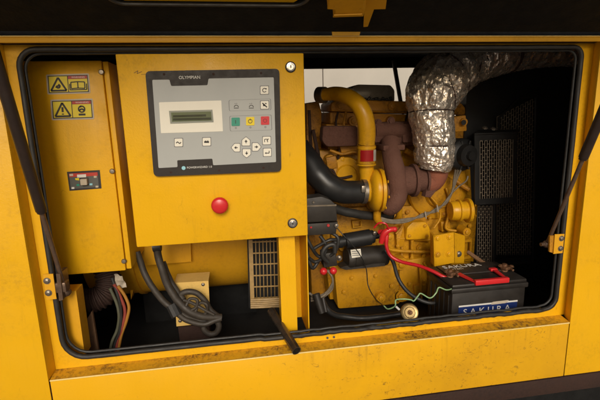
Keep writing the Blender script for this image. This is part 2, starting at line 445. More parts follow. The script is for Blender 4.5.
# structure inside: roof, walls, floor with black foam
bm = M(); box(bm, -.95, 2.4, .004, 1.15, .14, .17); obj('roof', bm, m_yel, enc)
bm = M(); box(bm, -.2, 2.1, .006, 1.12, .110, .139); box(bm, -.23, -.2, .01, 1.12, -.98, .139); box(bm, 2.1, 2.13, .01, 1.12, -.98, .139)
box(bm, -.2, 2.1, .008, .040, .0165, .108); obj('foam_lining', bm, m_foam, enc)
bm = M(); box(bm, -.199, .60, 1.09, 1.12, -.98, .108); box(bm, 1.75, 2.099, 1.09, 1.12, -.98, .108)
box(bm, .601, 1.749, 1.09, 1.12, .056, .108); box(bm, .601, 1.749, 1.09, 1.12, -.98, -.74); obj('rear_wall', bm, m_foam, enc)
bm = M(); box(bm, -.9, 2.35, .0, 1.12, -1.02, -.985); obj('floor_tray', bm, m_floor, enc)
for xx0, xx1 in ((-.94, -.24), (2.14, 2.39)):
    bm = M(); box(bm, xx0, xx1, .0, 1.14, -.984, .135); obj('end_bulkhead', bm, m_yel, enc)
# door post in the middle, folded
bm = M()
prism(bm, [W(.607, .035, -.84), W(.654, .035, -.84), W(.654, .16, -.84), W(.686, .16, -.84), W(.6885, .037, -.84), W(.6915, .037, -.84), W(.6895, .163, -.84), W(.651, .163, -.84), W(.651, .038, -.84), W(.610, .038, -.84), W(.610, .10, -.84), W(.607, .10, -.84)], (0, 0, .37))
obj('centre_post', bm, m_yel_panel, enc, 25)
bm = M(); prism(bm, pts([(58, 292), (76, 291), (85, 356), (66, 359)], .035), (0, .05, 0)); obj('end_post', bm, m_yel_in, enc)
bm = M(); prism(bm, pts([(80, 330), (92, 311), (99, 354), (84, 357)], .13), (0, .01, 0)); obj('gusset', bm, m_brown, enc)
# base rail (skid)
bm = M(); box(bm, -.95, 2.4, -.046, -.040, -1.092, -1.0365, .001); box(bm, -.95, 2.4, -.0395, .06, -1.042, -1.0365); box(bm, -.95, 2.4, -.0395, .05, -1.091, -1.085)
obj('base_rail', bm, m_rust, enc, 40)
bm = M(); box(bm, -.95, 2.4, -.005, 1.1, -1.249, -1.095, .004); obj('skid_shade_block', bm, m_foam, enc)  # black block added to stand in for the shade under the skid
# screw holes in the landing
for u, v in ((327.5, 338), (334, 337.2)):
    bm = M(); p = at(u, v, -.004); lathe(bm, p, (0, -1, .3), [(0, 0), (0, .0033), (.0006, .0033), (.0006, 0)], 14)
    obj('screw_hole', bm, m_ink, enc)
# strut brackets
def bracket(pl, bolts, name='strut_bracket'):
    bm = M(); prism(bm, pl, (0, .003, 0)); br = obj(name, bm, m_yel_in, enc)
    for (u, v) in bolts:
        b2 = M(); hexbolt(b2, at(u, v, -.0168), .0062); obj('bolt', b2, m_steel, br)
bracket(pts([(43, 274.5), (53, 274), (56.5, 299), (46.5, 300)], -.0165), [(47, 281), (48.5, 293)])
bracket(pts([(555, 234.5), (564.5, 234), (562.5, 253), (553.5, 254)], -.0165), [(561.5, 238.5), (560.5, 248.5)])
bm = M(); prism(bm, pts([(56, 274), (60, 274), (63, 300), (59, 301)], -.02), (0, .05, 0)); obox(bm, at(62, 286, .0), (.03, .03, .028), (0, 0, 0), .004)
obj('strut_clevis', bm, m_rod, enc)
bm = M(); prism(bm, pts([(550, 236), (554, 235.5), (553, 253), (549.5, 252)], -.012), (0, .006, 0)); obj('strut_clevis', bm, m_eng_brown, enc)

# raised door: skin, foam, window frame, hinge stay
door_t = R(19); DO = W(0, -.044, .022); U = Vector((0, -math.cos(door_t), math.sin(door_t))); Nn = Vector((0, math.sin(door_t), math.cos(door_t)))
def D(x, s, h): return Vector((x, 0, 0))+Vector((0, DO.y, DO.z))+U*s+Nn*h
bm = M(); prism(bm, [D(-.95, .002, .03), D(2.4, .002, .03), D(2.4, .80, .03), D(-.95, .80, .03)], Nn*.003)
dr = obj('canopy_door', bm, m_yel, enc)
bm = M(); hole = []; 
xa, xb, sa, sb = .262, .672, .117, .42
lo = []; li = []
for ci, (cx, cs, a0) in enumerate(((xb, sb, 0), (xa, sb, 90), (xa, sa, 180), (xb, sa, 270))):
    for k in range(9):
        a = R(a0+90*k/8); r = .035
        sx = -1 if cx == xb else 1; ss = -1 if cs == sb else 1
        hx = cx+sx*r+r*math.cos(a); hs = cs+ss*r+r*math.sin(a)
        li.append(D(hx, hs, .002))
        ox = 2.4 if cx == xb else -.95; os_ = .79 if cs == sb else .004
        if k == 4: lo.append(D(ox, os_, .002))
        elif (k < 4) == (ci in (0, 2)): lo.append(D(ox, hs, .002))
        else: lo.append(D(hx, os_, .002))
plate_hole(bm, lo, li, Nn*.027); obj('door_lining', bm, m_foam, dr)
bm = M(); tube(bm, [p-Nn*.004 for p in li], .0035, 8, 1, closed=True); obj('window_seal', bm, m_rub, dr)
bm = M(); box(bm, 0, 1, 0, 1, 0, 1); bm.free(); bm = M()
prism(bm, [D(xa+.03, sa+.003, .004), D(xb-.03, sa+.003, .004), D(xb-.006, sa+.03, .004), D(xb-.006, sb, .004), D(xa+.006, sb, .004), D(xa+.006, sa+.03, .004)], Nn*.004); obj('window_frame', bm, m_yel, dr)
def dp_(u, v, h):    # point on a plane parallel to the door lining, h below it
    d = RX*((u-300)/F)+RY*((v-200)/F)+RZ; o = DO-Nn*h
    return CAM+d*((o-CAM).dot(Nn)/d.dot(Nn))
def dpl(L_, h): return [dp_(u, v, h) for u, v in L_]
bm = M()    # folded channel between the rail and the door
prism(bm, pts([(332.5, 35.4), (359.5, 35.4), (361.3, 27.5), (331.5, 28.5)], -.046), (0, .004, 0))
prism(bm, pts([(331.5, 28.3), (361.3, 27.3), (361.9, 16.5), (333, 17.5)], -.052), (0, .004, 0))
prism(bm, dpl([(333, 17.3), (361.9, 16.3), (362.5, -10), (328, -10), (327.5, 9), (334.5, 9.5)], .034), Nn*.003)
a1, a2, a3 = dp_(333.3, 17, .034), dp_(334.6, 9.7, .034), dp_(361.9, 16.3, .034)
prism(bm, [a1, a2, a2+Nn*.036, a1+Nn*.036], (.003, 0, 0))
b1, b2, b3 = dp_(327.7, 9, .034), dp_(328, -10, .034), dp_(362.5, -10, .034)
prism(bm, [b1, b2, b2+Nn*.036, b1+Nn*.036], (.003, 0, 0))
prism(bm, [a3, b3, b3+Nn*.036+Vector((.012, 0, 0)), a3+Nn*.036+Vector((.012, 0, 0))], (.003, 0, 0))
prism(bm, dpl([(363.5, 27), (365.5, -10), (388, -10), (385.5, 9), (374, 9.3), (367.8, 26.5)], .010), Nn*.003)
tube(bm, dpl([(334, 15), (362, 14)], .037), .0012, 6, 1)
obj('hinge_stay', bm, m_yel_in, dr, 20)

# ================================================================ gas struts
def strut(label, lo, hi, tj):
    lo = Vector(lo); hi = Vector(hi); d = hi-lo; c = lo+d*tj
    t = thing('gas_strut', label, 'gas strut', lo, 'gas struts holding the raised door')
    b = M(); tube(b, [c, hi], .0125, 16, 1); tube(b, [c-d.normalized()*.006, c+d.normalized()*.004], .0105, 16, 1); obj('cylinder', b, m_strutb, t)
    b = M(); tube(b, [lo, c], .0058, 12, 1); obj('rod', b, m_rod, t)
    b = M(); bmesh.ops.create_uvsphere(b, u_segments=16, v_segments=10, radius=.013, matrix=Matrix.Translation(lo)); tube(b, [lo-Vector((.022, 0, 0)), lo+Vector((.012, 0, 0))], .006, 10, 1)
    obj('ball_joint', b, m_rod, t)
strut('dark brown gas strut crossing in front of the breaker box with warning stickers', at(66, 292, .01), at(-9, 45, -.185), .405)
strut('dark brown gas strut beside the radiator guard, above the battery', at(547, 244, .01), at(622, 66, -.19), .55)

# ================================================================ CONTROL BOX
cb = thing('control_box', 'large yellow control box with grey button panel, red stop button and two locks', 'control box', W(.455, .08, -.511))
bm = M(); box(bm, .2225, .6885, .004, .19, -.511, -.0155, .004); obj('housing', bm, m_yel_panel, cb, 40)
YF = .004
def flat(P, th=.0012, lift=0.0, rnd=0): # polygon lying on the box front, standing proud
    P = pts(P, YF-lift)
    if rnd: P = roundpoly(P, rnd)
    return prism(M(), P, (0, -th, 0))
bz = flat([(146, 71.5), (279, 69), (281, 171), (154.5, 176)], .010, 0, .012); ctl = obj('controller', bz, m_bezel, cb, 30)
pl_ = [(152.3, 79.8), (169.5, 79.6), (171.2, 86), (207.5, 85.2), (208.6, 78.5), (273.7, 77.3), (276, 162), (213.2, 165.2), (212.4, 158.6), (177.2, 160.2), (177.6, 167), (158.6, 168)]
obj('membrane', prism(M(), roundpoly(pts(pl_, YF-.010), .003), (0, -.001, 0)), m_face, ctl, 30)
def on(P, lift, th, rnd=0):
    P = pts(P, YF-lift)
    if rnd: P = roundpoly(P, rnd)
    return prism(M(), P, (0, -th, 0))
obj('display_surround', on([(159, 102.3), (221.3, 100.4), (223, 131.3), (161, 133.2)], .011, .0008, .002), m_cream, ctl)
obj('display_rim', on([(169, 110.8), (212.4, 109.6), (213.6, 122), (170.4, 123.6)], .0118, .0015), m_lcdr, ctl)
obj('display', on([(171, 112.5), (211, 111.4), (212, 120.5), (172, 121.8)], .0133, .0003), m_lcd, ctl)
b = M()
for y, w in ((115.2, 34), (118.3, 39)):
    prism(b, pts([(172+1, y), (172+w, y-.9), (172+w, y+1.3), (173, y+2.2)], YF-.0137), (0, -.0002, 0))
obj('display_lines', b, m_lcdd, ctl)
SQ = lambda u, v, a: [(u-a, v-a), (u+a, v-a-.2), (u+a+.1, v+a-.2), (u-a+.1, v+a)]
def outline(P, w, lift):
    P = pts(P, YF-lift); P = roundpoly(P, .004, 4); c = sum(P, Vector())/len(P)
    Q = [c+(p-c)*(1-w/(p-c).length) for p in P]
    return plate_hole(M(), P, Q, (0, -.0004, 0))
obj('group_outline', outline([(228.6, 100), (270.8, 98.6), (271.3, 110), (229, 111)], .0016, .011), m_outl, ctl)
obj('group_outline', outline([(229.3, 116), (271.5, 114.6), (272.2, 130), (230, 131.3)], .0016, .011), m_outl, ctl)
def button(u, v, a, mat, icon=None, shape=None, imat=None):
    P = shape or SQ(u, v, a)
    o2 = obj('button_border', on([(u+(p[0]-u)*1.18, v+(p[1]-v)*1.18) for p in P], .011, .0003, .002), m_outl, ctl) if mat is m_cream else None  # thin grey border all round the cream buttons
    o = obj('button', on(P, .0113, .0013, .0025), mat, ctl)
    if icon:
        b = M()
        for k in icon: 
            prism(b, pts([(u+p[0], v+p[1]) for p in k], YF-.0126), (0, -.0003, 0))
        # icon drawn as a part of the panel, each on its button
        ob = obj('symbol', b, imat or m_ink, ctl)
def line(x0, y0, x1, y1, w=.45):
    dx, dy = x1-x0, y1-y0; l = math.hypot(dx, dy); nx, ny = -dy/l*w, dx/l*w
    return [(x0+nx, y0+ny), (x1+nx, y1+ny), (x1-nx, y1-ny), (x0-nx, y0-ny)]
def ringlines(cx, cy, r, n=10, a0=0, a1=360, w=.4):
    out = []
    for k in range(n):
        a, b = R(a0+(a1-a0)*k/n), R(a0+(a1-a0)*(k+1)/n)
        out.append(line(cx+r*math.cos(a), cy+r*math.sin(a), cx+r*math.cos(b), cy+r*math.sin(b), w))
    return out
button(178.6, 142.6, 3.9, m_cream, [line(-2.4, .6, -1.2, -.9), line(-1.2, -.9, 0, .1), line(0, .1, 1.2, 1), line(1.2, 1, 2.4, -.5)])
button(206.6, 141.8, 3.9, m_cream, [line(-2.4, .2, 2.4, .2, .9), line(-1.6, -.8, -.4, -.8, .4), line(.6, -.9, 1.8, -.9, .4)])
button(235.6, 121.8, 4.2, m_green, [line(0, -1.8, 0, 1.8, .35)], imat=m_ink)
button(250.2, 121.2, 4.2, m_ybtn, ringlines(0, 0, 2, 8, 0, 360, .3)+[line(0, -.6, 0, -2.6, .3)], imat=m_ink)
button(265, 120.6, 4.2, m_rbtn, ringlines(0, 0, 1.8, 8, 0, 360, .2), imat=m_ink)
button(264.4, 90.2, 3.9, m_cream, ringlines(0, 0, 1.9, 8, 30, 330)+[line(.6, -1.6, 2.4, -1.4)])
button(264.6, 105, 3.9, m_cream, [line(-2.2, -2, 2.4, 2.2, .6), line(-1.6, .2, .2, .2, .9), line(.3, -1.6, 2, -1.4, .5)])
pent = lambda u, v, dx, dy: [(u+a*(-dy if dy else 0)+a*0, v) for a in ()]
def pentagon(u, v, d):
    a = 3.9
    base = [(-a, a), (-a, -1.4), (0, -a-.7), (a, -1.4), (a, a)]    # pointing up
    rot = {'u': lambda p: p, 'd': lambda p: (p[0], -p[1]), 'l': lambda p: (p[1], p[0]), 'r': lambda p: (-p[1], p[0])}[d]
    return [(u+rot(p)[0], v+rot(p)[1]) for p in base]
for u, v, d in ((246, 141.6, 'u'), (246.6, 153, 'd'), (236, 147.6, 'l'), (256.3, 146.9, 'r')):
    arrow = {'u': [[(-1.6, .2), (0, -1.9), (1.6, .2)], line(0, 0, 0, 1.6)], 'd': [[(-1.6, -.2), (0, 1.9), (1.6, -.2)], line(0, -1.6, 0, 0)],
             'l': [[(.2, -1.6), (-1.9, 0), (.2, 1.6)], line(0, 0, 1.7, 0)], 'r': [[(-.2, -1.6), (1.9, 0), (-.2, 1.6)], line(-1.7, 0, 0, 0)]}[d]
    button(u, v, 4, m_cream, arrow, pentagon(u, v, d))
button(266.6, 140.6, 3.8, m_cream, [line(-2, -1.4, -2, 1.6, .35), line(-2, -1.4, 1, -1.4, .35), line(.2, .2, 2, -2, .35), line(1, 1.6, 1, 0, .35)])
button(267.2, 152.4, 3.8, m_cream, [line(1.9, -1.7, 1.9, .7, .4), line(1.9, .7, -1.4, .7, .4), [(-2.4, .7), (-.9, -.5), (-.9, 1.9)]])
b = M()
for u in (236.3, 251.3):
    for k in [line(-2.4, 1.9, 2.4, 1.8, .35)]+ringlines(0, 1, 2.1, 6, 180, 360, .35)+[line(-1.2, -3, -1.2, -2.3, .3), line(.4, -3.2, .4, -2.4, .3)]:
        prism(b, pts([(u+p[0], 106.2+p[1]) for p in k], YF-.011), (0, -.0003, 0))
obj('alarm_symbol', b, m_ink, ctl)
b = M()
for u, v in ((235.8, 128), (250.4, 127.4), (265.4, 127)): 
    for k in ringlines(0, 0, .8, 6, 0, 360, .25): prism(b, pts([(u+p[0], v+p[1]) for p in k], YF-.011), (0, -.0003, 0))
obj('indicator', b, m_outl, ctl)
b = M(); ux = at(200, 77.3, YF)-at(178, 77.7, YF)
text(b, 'OLYMPIAN', at(189.6, 77.5, YF-.0102), .0108, depth=.0003, sx=1.0); obj('brand_lettering', b, m_white, ctl)
b = M(); text(b, 'POWERWIZARD 1.0', at(186.8, 167.8, YF-.0102)+Vector((0, 0, 0)), .0072, align='LEFT', sx=1.0); obj('model_lettering', b, m_white, ctl)
b = M(); lathe(b, at(183.6, 168, YF-.0102), (0, -1, 0), [(0, 0), (0, .0050), (.0005, .0050), (.0005, 0)], 20); obj('round_emblem', b, m_lblue, ctl)
b = M()
for u, v in ((171, 172.4), (219, 170.3), (263.5, 167.7), (164, 74.2), (213.5, 74), (261, 73)):
    lathe(b, at(u, v, YF-.0102), (0, -1, 0), [(0, 0), (0, .0032), (.0004, .0032), (.0004, 0)], 14)
obj('bezel_screw', b, m_rust, ctl)
b = M()
for L_ in (line(134, 73, 138, 70.6, .3), line(138, 70.6, 137, 73.6, .3), line(137, 73.6, 142, 71.5, .3), line(141, 74.5, 147, 74, .2)): prism(b, pts(L_, YF), (0, -.0002, 0))
obj('scratch_mark', b, m_brown, cb)
# locks
for u, v, r in ((290.5, 67, .0125), (292.5, 223, .0125)):
    c = at(u, v, YF); b = M(); lathe(b, c, (0, -1, 0), [(0, 0), (0, r*1.12), (.003, r*1.12), (.004, r*1.0), (.004, 0)], 28); lk = obj('lock', b, m_ink, cb)
    b = M(); lathe(b, c+Vector((0, -.004, 0)), (0, -1, 0), [(0, 0), (0, r*.92), (.0025, r*.86), (.003, r*.6), (.0012, r*.56), (.0012, r*.40), (.003, r*.38), (.003, 0)], 28); obj('lock_barrel', b, m_chrome, lk)
    b = M(); box(b, c.x-.0014, c.x+.0014, c.y-.0076, c.y-.0071, c.z-ZT-.003, c.z-ZT+.004); obj('keyhole', b, m_ink, lk)
# emergency stop
c = at(220, 203.8, YF); b = M(); lathe(b, c, (0, -1, 0), [(0, 0), (0, .0145), (.009, .0145), (.009, 0)], 28); es = obj('stop_button', b, m_red, cb)
b = M(); lathe(b, c+Vector((0, -.009, 0)), (0, -1, 0), [(0, 0), (0, .012), (.005, .0135), (.008, .0215), (.013, .0225), (.018, .0215), (.0215, .016), (.0230, 0)], 36); obj('mushroom_head', b, m_red, es, 60)

# ================================================================ BREAKER BOX
bb = thing('breaker_box', 'tall narrow yellow breaker box with two warning stickers, left of the control box', 'breaker box', W(.08, .25, -.607))
bm = M(); box(bm, -.06, .162, .1, .36, -.607, -.020, .003); obj('housing', bm, m_yel, bb, 40)
bm = M(); box(bm, .164, .178, .104, .36, -.604, -.022, .002); obj('side_lip', bm, m_yel, bb, 40)
for u, v in ((101.5, 72), (112.3, 171.3), (124, 261.3), (54, 266), (39.5, 175)):
    b = M(); c = at(u, v, .0998); lathe(b, c, (0, -1, 0), [(0, 0), (0, .0078), (.0015, .0075), (.004, .0055), (.0045, 0)], 18); obj('dome_bolt', b, m_steel, bb)
def sticker(x, kind):
    u0, v0, u1, v1 = x
    def q(a, b_): # unit -> pixel on the slanting view of the sticker
        return (u0+(u1-u0)*a+1.6*b_, v0+(v1-v0)*b_-1.2*a)
    def poly(P, lift, th=.0004): return prism(M(), pts([q(*p) for p in P], .0998-lift), (0, -th, 0))
    st = obj('warning_sticker', prism(M(), roundpoly(pts([q(0, 0), q(1, 0), q(1, 1), q(0, 1)], .0998), .004), (0, -.0006, 0)), m_stickb, bb)
    obj('black_border', poly([(.035, .07), (.965, .07), (.965, .93), (.035, .93)], .0006), m_ink, st)
    obj('yellow_field', poly([(.055, .11), (.485, .11), (.485, .89), (.055, .89)], .001), m_sticky, st)
    obj('yellow_field', poly([(.505, .26), (.945, .26), (.945, .89), (.505, .89)], .001), m_sticky, st)
    obj('red_band', poly([(.505, .11), (.945, .11), (.945, .25), (.505, .25)], .001), m_stickr, st)
    b = M()
    def ln(x0, y0, x1, y1, w=.012):
        dx, dy = (x1-x0)*2, y1-y0; l = math.hypot(dx, dy); nx, ny = -dy/l*w/2, dx/l*w
        prism(b, pts([q(x0+nx, y0+ny), q(x1+nx, y1+ny), q(x1-nx, y1-ny), q(x0-nx, y0-ny)], .0998-.0014), (0, -.0003, 0))
    tri = [(.27, .17), (.45, .82), (.09, .82)]
    for i in range(3): ln(*tri[i], *tri[(i+1) % 3], .045)
    if kind == 1:
        for s in ((.20, .62, .27, .70), (.27, .70, .31, .60), (.31, .60, .27, .50), (.22, .60, .28, .58)): ln(*s, .04)
        for s in ((.56, .42, .72, .40), (.72, .40, .88, .42), (.56, .42, .56, .74), (.88, .42, .88, .74), (.72, .40, .72, .74), (.56, .74, .72, .72), (.72, .72, .88, .74), (.53, .80, .92, .80), (.53, .50, .53, .80), (.92, .50, .92, .80)): ln(*s, .026)
    else:
        ln(.27, .38, .27, .62, .05); ln(.27, .69, .27, .74, .05)
        for k in range(10):
            a, c_ = R(36*k), R(36*k+36); ln(.72+.075*math.cos(a), .50+.15*math.sin(a), .72+.075*math.cos(c_), .50+.15*math.sin(c_), .035)
        ln(.66, .56, .72, .48, .04); ln(.72, .48, .78, .56, .04); ln(.70, .32, .70, .42, .03); ln(.64, .76, .80, .76, .05)
    obj('symbol', b, m_ink, st)
    b = M(); c = at(*q(.74, .18), .0998-.0015)
    text(b, 'WARNING', c, .0060, depth=.0002, sx=1.15); obj('sticker_lettering', b, m_white, st)
sticker((46, 74.5, 89, 94.5), 1)
sticker((50.3, 99.6, 92.8, 120.3), 2)
# breaker in its cut-out
b = M(); prism(b, pts([(67, 171.8), (99.8, 170), (101.6, 188.4), (69.6, 190.8)], .0998), (0, -.0006, 0)); br = obj('circuit_breaker', b, m_ink, bb)
def bq(P, lift, mat, name, th=.0006): obj(name, prism(M(), pts(P, .0992-lift), (0, -th, 0)), mat, br)
bq([(69, 173.6), (97.5, 172.2), (99, 187), (71, 189)], 0, m_grey, 'breaker_face')
bq([(69, 173.6), (97.5, 172.2), (97.8, 175.6), (69.4, 177.2)], .0006, m_stickr, 'red_strip')
bq([(77, 174.6), (86, 174.2), (86.2, 177.2), (77.3, 177.6)], .0012, m_white, 'white_mark', .0004)
bq([(69.4, 174), (73, 173.8), (73.2, 175.9), (69.6, 176.1)], .0012, m_stickb, 'white_mark', .0004)
bq([(79.5, 177.8), (88.5, 177.4), (89, 185), (80.2, 185.6)], .0006, m_ink, 'toggle_slot', .0004)
bq([(81.5, 178.8), (88, 178.4), (88.4, 184.2), (82.2, 184.6)], .001, m_beige, 'toggle', .012)
bq([(75, 178.3), (79, 178), (79.2, 180.4), (75.6, 180)], .0006, m_ybtn, 'amber_mark', .0004)
for u, v, mt in ((78, 185, m_green), (91, 184.3, m_lblue), (95.2, 176.8, m_beige), (97, 186.6, m_beige), (73, 188, m_white)):
    bq([(u-1.4, v-.9), (u+1.4, v-1), (u+1.4, v+.9), (u-1.4, v+1)], .0006, mt, 'breaker_mark', .0004)

# ================================================================ ALTERNATOR
al = thing('alternator', 'big yellow cylindrical alternator housing below and behind the control box', 'alternator', W(.3, .55, -.86))
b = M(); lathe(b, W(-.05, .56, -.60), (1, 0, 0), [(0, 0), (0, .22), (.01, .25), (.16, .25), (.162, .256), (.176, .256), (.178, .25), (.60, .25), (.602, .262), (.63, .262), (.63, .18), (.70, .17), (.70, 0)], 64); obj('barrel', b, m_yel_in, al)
b = M(); prism(b, pts([(140, 236), (190.5, 236), (191.5, 262), (143, 266)], .285), (0, .06, 0), .003); obj('terminal_cover', b, m_yel_in, al)
b = M(); prism(b, pts([(126, 236), (150, 236), (150, 250), (137, 275), (131, 300)], .40), (0, .05, 0)); obj('end_bracket', b, m_yel_in, al)
b = M(); prism(b, pts([(174, 284.5), (208.5, 282.3), (210.5, 323), (176.5, 326.5)], .20), (0, .004, 0)); prism(b, pts([(174, 284.5), (208.5, 282.3), (208.5, 280.8), (174, 283)], .20), (0, .08, 0)); ft = obj('cable_plate', b, m_fade, al)
for u, v in ((203, 284.6), (180, 321)):
    b = M(); hexbolt(b, at(u, v, .198), .004); obj('bolt', b, m_steel, ft)
b = M(); prism(b, pts([(178, 327), (209, 324.5), (211, 346), (181, 349)], .23), (0, .05, 0)); obj('foot', b, m_rust, al)
b = M(); box(b, .1, .55, .52, .8, -.985, -.85); obj('cradle', b, m_foam, al)
# vent grille on the coupling housing
b = M()
def grp(a, h): # a across 0..1, h down 0..1 ; curves backwards at the foot
    u = 252+29*a+1.2*h; v = 241+59*h-1.2*a
    Y = .20+.06*max(0, h-.75)**1.2*4
    return at(u, v, Y)
for k in range(9):
    a = k/8; tube(b, [grp(a, h/10) for h in range(11)], .0016, 6, 1)
for k in range(6):
    h = .02+k*.19; tube(b, [grp(a/6, h) for a in range(7)], .0026, 6, 1)
prism(b, pts([(248.5, 240), (252.5, 240), (254.5, 302), (250.5, 303.5)], .198), (0, .01, 0))
gr = obj('vent_grille', b, m_gril, al)
b = M()
for k in range(5): tube(b, pts([(250.5, 300+k*1.9), (281.5, 298.6+k*1.9)], .195+k*.003), .0042, 8, 1)
obj('grille_foot', b, m_gril, gr)
b = M(); prism(b, pts([(247, 236), (283, 236), (283, 306), (249, 308)], .26), (0, .01, 0)); obj('dark_backing', b, m_black, gr)

# ================================================================ ENGINE
en = thing('diesel_engine', 'grimy yellow diesel engine block with rusty turbocharger behind the battery', 'engine', W(1.1, .65, -.95))
YB_ = .52
b = M()
prism(b, pts([(318, 150), (470, 150), (474, 235), (468, 300), (330, 300), (322, 230)], YB_), (0, .4, 0), .008)
prism(b, pts([(330, 208), (478, 204), (474, 262), (332, 262)], YB_-.02), (0, .03, 0), .006)
blk = obj('cylinder_block', b, m_eng, en, 30)
b = M(); prism(b, roundpoly(pts([(334, 267), (398, 262), (400, 304), (338, 309)], .44), .012), (0, .38, 0), .004); obj('oil_sump', b, m_eng, en, 30)
b = M(); prism(b, roundpoly(pts([(399, 262), (432, 256), (436, 292), (401, 303)], .47), .008), (0, .3, 0), .004)
prism(b, roundpoly(pts([(432, 262), (452, 260), (452, 290), (437, 294)], .45), .006), (0, .3, 0), .004); obj('lower_block', b, m_eng, en, 30)
b = M(); prism(b, roundpoly(pts([(329, 266), (399, 260), (399, 264), (331, 270)], .43), .002), (0, .1, 0)); obj('sump_flange', b, m_eng, en, 30)
# gear / timing covers: big rounded castings on the face
b = M(); c = at(438, 188, .50)
lathe(b, c, (0, -1, 0), [(0, 0), (0, .135), (.010, .13), (.014, .12), (.014, .10), (.012, .098), (.012, 0)], 48); obj('gear_cover', b, m_eng, en)
b = M(); lathe(b, at(441, 192, .485), (0, -1, 0), [(0, 0), (0, .07), (.010, .065), (.014, .03), (.014, 0)], 40); obj('gear_cover_boss', b, m_eng, en)
b = M(); lathe(b, at(345, 175, .50), (0, -1, 0), [(0, 0), (0, .075), (.018, .072), (.02, .045), (.03, .04), (.03, 0)], 36)
for k in range(7):
    a = R(k*51); p = at(345, 175, .50)+Vector((.066*math.cos(a), -.014, .066*math.sin(a))); hexbolt(b, p, .008)
obj('fuel_pump_cover', b, m_eng_clean, en)
b = M(); lathe(b, at(450, 211, .43), (1, -.12, 0), [(0, 0), (0, .036), (.01, .040), (.03, .040), (.032, .046), (.040, .046), (.042, .038), (.066, .038), (.068, .050), (.080, .050), (.082, .024), (.092, .022), (.092, 0)], 36); ph = obj('pump_housing', b, m_eng_clean, en)
for k in range(6):
    a = R(k*60+20); b = M(); hexbolt(b, at(450, 211, .43)+Vector((.082, -.01+.041*math.cos(a), .041*math.sin(a))), .005, (1, 0, 0), washer=False); obj('bolt', b, m_eng, ph)
b = M(); prism(b, roundpoly(pts([(407, 228), (413, 222), (426, 222), (430, 228), (430, 239), (406, 240)], .46), .008), (0, .04, 0), .004); cv = obj('side_cover', b, m_eng_clean, en)
for u, v in ((409.5, 236), (427, 236), (425, 226)):
    b = M(); hexbolt(b, at(u, v, .458), .0055); obj('bolt', b, m_eng, cv)
# front mount bracket with five bolts
b = M(); prism(b, pts([(433.5, 236), (454, 232.5), (454.5, 263), (434.5, 266.5)], .33), (0, .01, 0), .001)
prism(b, pts([(454.3, 232.5, .33), (465, 236, .36), (464, 263, .36), (454.8, 263, .33)]), (0, .008, 0))
prism(b, pts([(430, 232, .42), (433.5, 236, .33), (434.5, 266.5, .33), (430.5, 262, .42)]), (.008, 0, 0))
mt = obj('mount_bracket', b, m_eng_clean, en, 20)
for u, v, m_ in ((437.6, 238.2, m_eng_clean), (449.5, 237, m_eng_clean), (437.8, 254.6, m_eng), (449, 254, m_eng_clean), (458.8, 254, m_steel)):
    b = M(); hexbolt(b, at(u, v, .329 if u < 455 else .34), .0085); obj('bolt', b, m_, mt)
# assorted bosses, ribs, pipes on the block
b = M()
for u, v, Y, r in ((389.8, 237, .455, .011), (343, 247, .44, .01), (401.5, 264, .455, .016), (381, 298, .42, .012), (401, 296, .44, .016), (356, 240, .48, .01), (420, 248, .49, .008), (467, 232, .40, .01), (372, 205, .49, .012), (330, 160, .49, .012)):
    b = M(); hexbolt(b, at(u, v, Y), r); lathe(b, at(u, v, Y+.0), (0, 1, 0), [(0, 0), (0, r*1.7), (.05, r*1.9), (.05, 0)], 20)
    obj('bolt_boss', b, m_eng, en)
b = M()
tube(b, pts([(385, 222, .45), (387, 242, .45), (392, 250, .455), (432, 252, .455)]), .007, 8, 4)
tube(b, pts([(396, 238, .48), (430, 240, .48)]), .006, 8, 1); tube(b, pts([(412, 240, .48), (412, 262, .48)]), .007, 8, 1)
for u in (348, 362, 420): tube(b, pts([(u, 266, .45), (u+2, 302, .45)]), .005, 8, 1)
tube(b, pts([(402, 242, .5), (402, 300, .47)]), .008, 8, 1)
obj('casting_ribs', b, m_eng, en)
b = M(); prism(b, pts([(308, 222), (334, 222), (334, 262), (309, 264)], .56), (0, .2, 0), .01); prism(b, pts([(310, 262), (334, 262), (334, 302), (312, 302)], .62), (0, .2, 0), .01)
prism(b, pts([(306, 103), (319, 101), (322, 112), (322, 225), (306, 225)], .60), (0, .2, 0), .01); obj('flywheel_housing', b, m_eng_brown, en)
b = M(); tube(b, pts([(313, 130, .42), (318, 160, .43), (316, 200, .40)]), .007, 8, 6); tube(b, pts([(309, 110, .45), (311, 150, .45)]), .006, 8, 6); obj('fuel_pipe', b, m_rust, en)
# more hardware: bolts along the joints, injector pipes, brackets, plugs
for u, v, Y, rr in ((336, 120, .545, .008), (346, 128, .54, .008), (366, 121, .545, .008), (404, 120, .545, .009), (416, 121, .545, .008), (440, 121, .545, .008), (452, 122, .545, .009),
                    (334, 214, .49, .008), (348, 214, .485, .007), (408, 212, .49, .008), (422, 214, .49, .008), (444, 214, .49, .008), (456, 240, .49, .008), (470, 240, .49, .009), (444, 226, .49, .007), (470, 226, .49, .008),
                    (398, 246, .48, .007), (412, 258, .48, .007), (424, 256, .48, .008), (352, 278, .435, .007), (376, 276, .435, .007), (392, 286, .435, .008), (344, 292, .435, .007), (444, 270, .445, .008), (444, 284, .445, .008), (410, 284, .465, .009), (424, 280, .465, .009),
                    (331, 182, .50, .009), (336, 196, .50, .008), (352, 160, .50, .008), (447, 150, .50, .009), (448, 186, .48, .007), (430, 218, .485, .006)):
    b = M(); hexbolt(b, at(u, v, Y-.004), rr*.85); obj('bolt', b, m_eng if u % 3 else m_eng_brown, en)
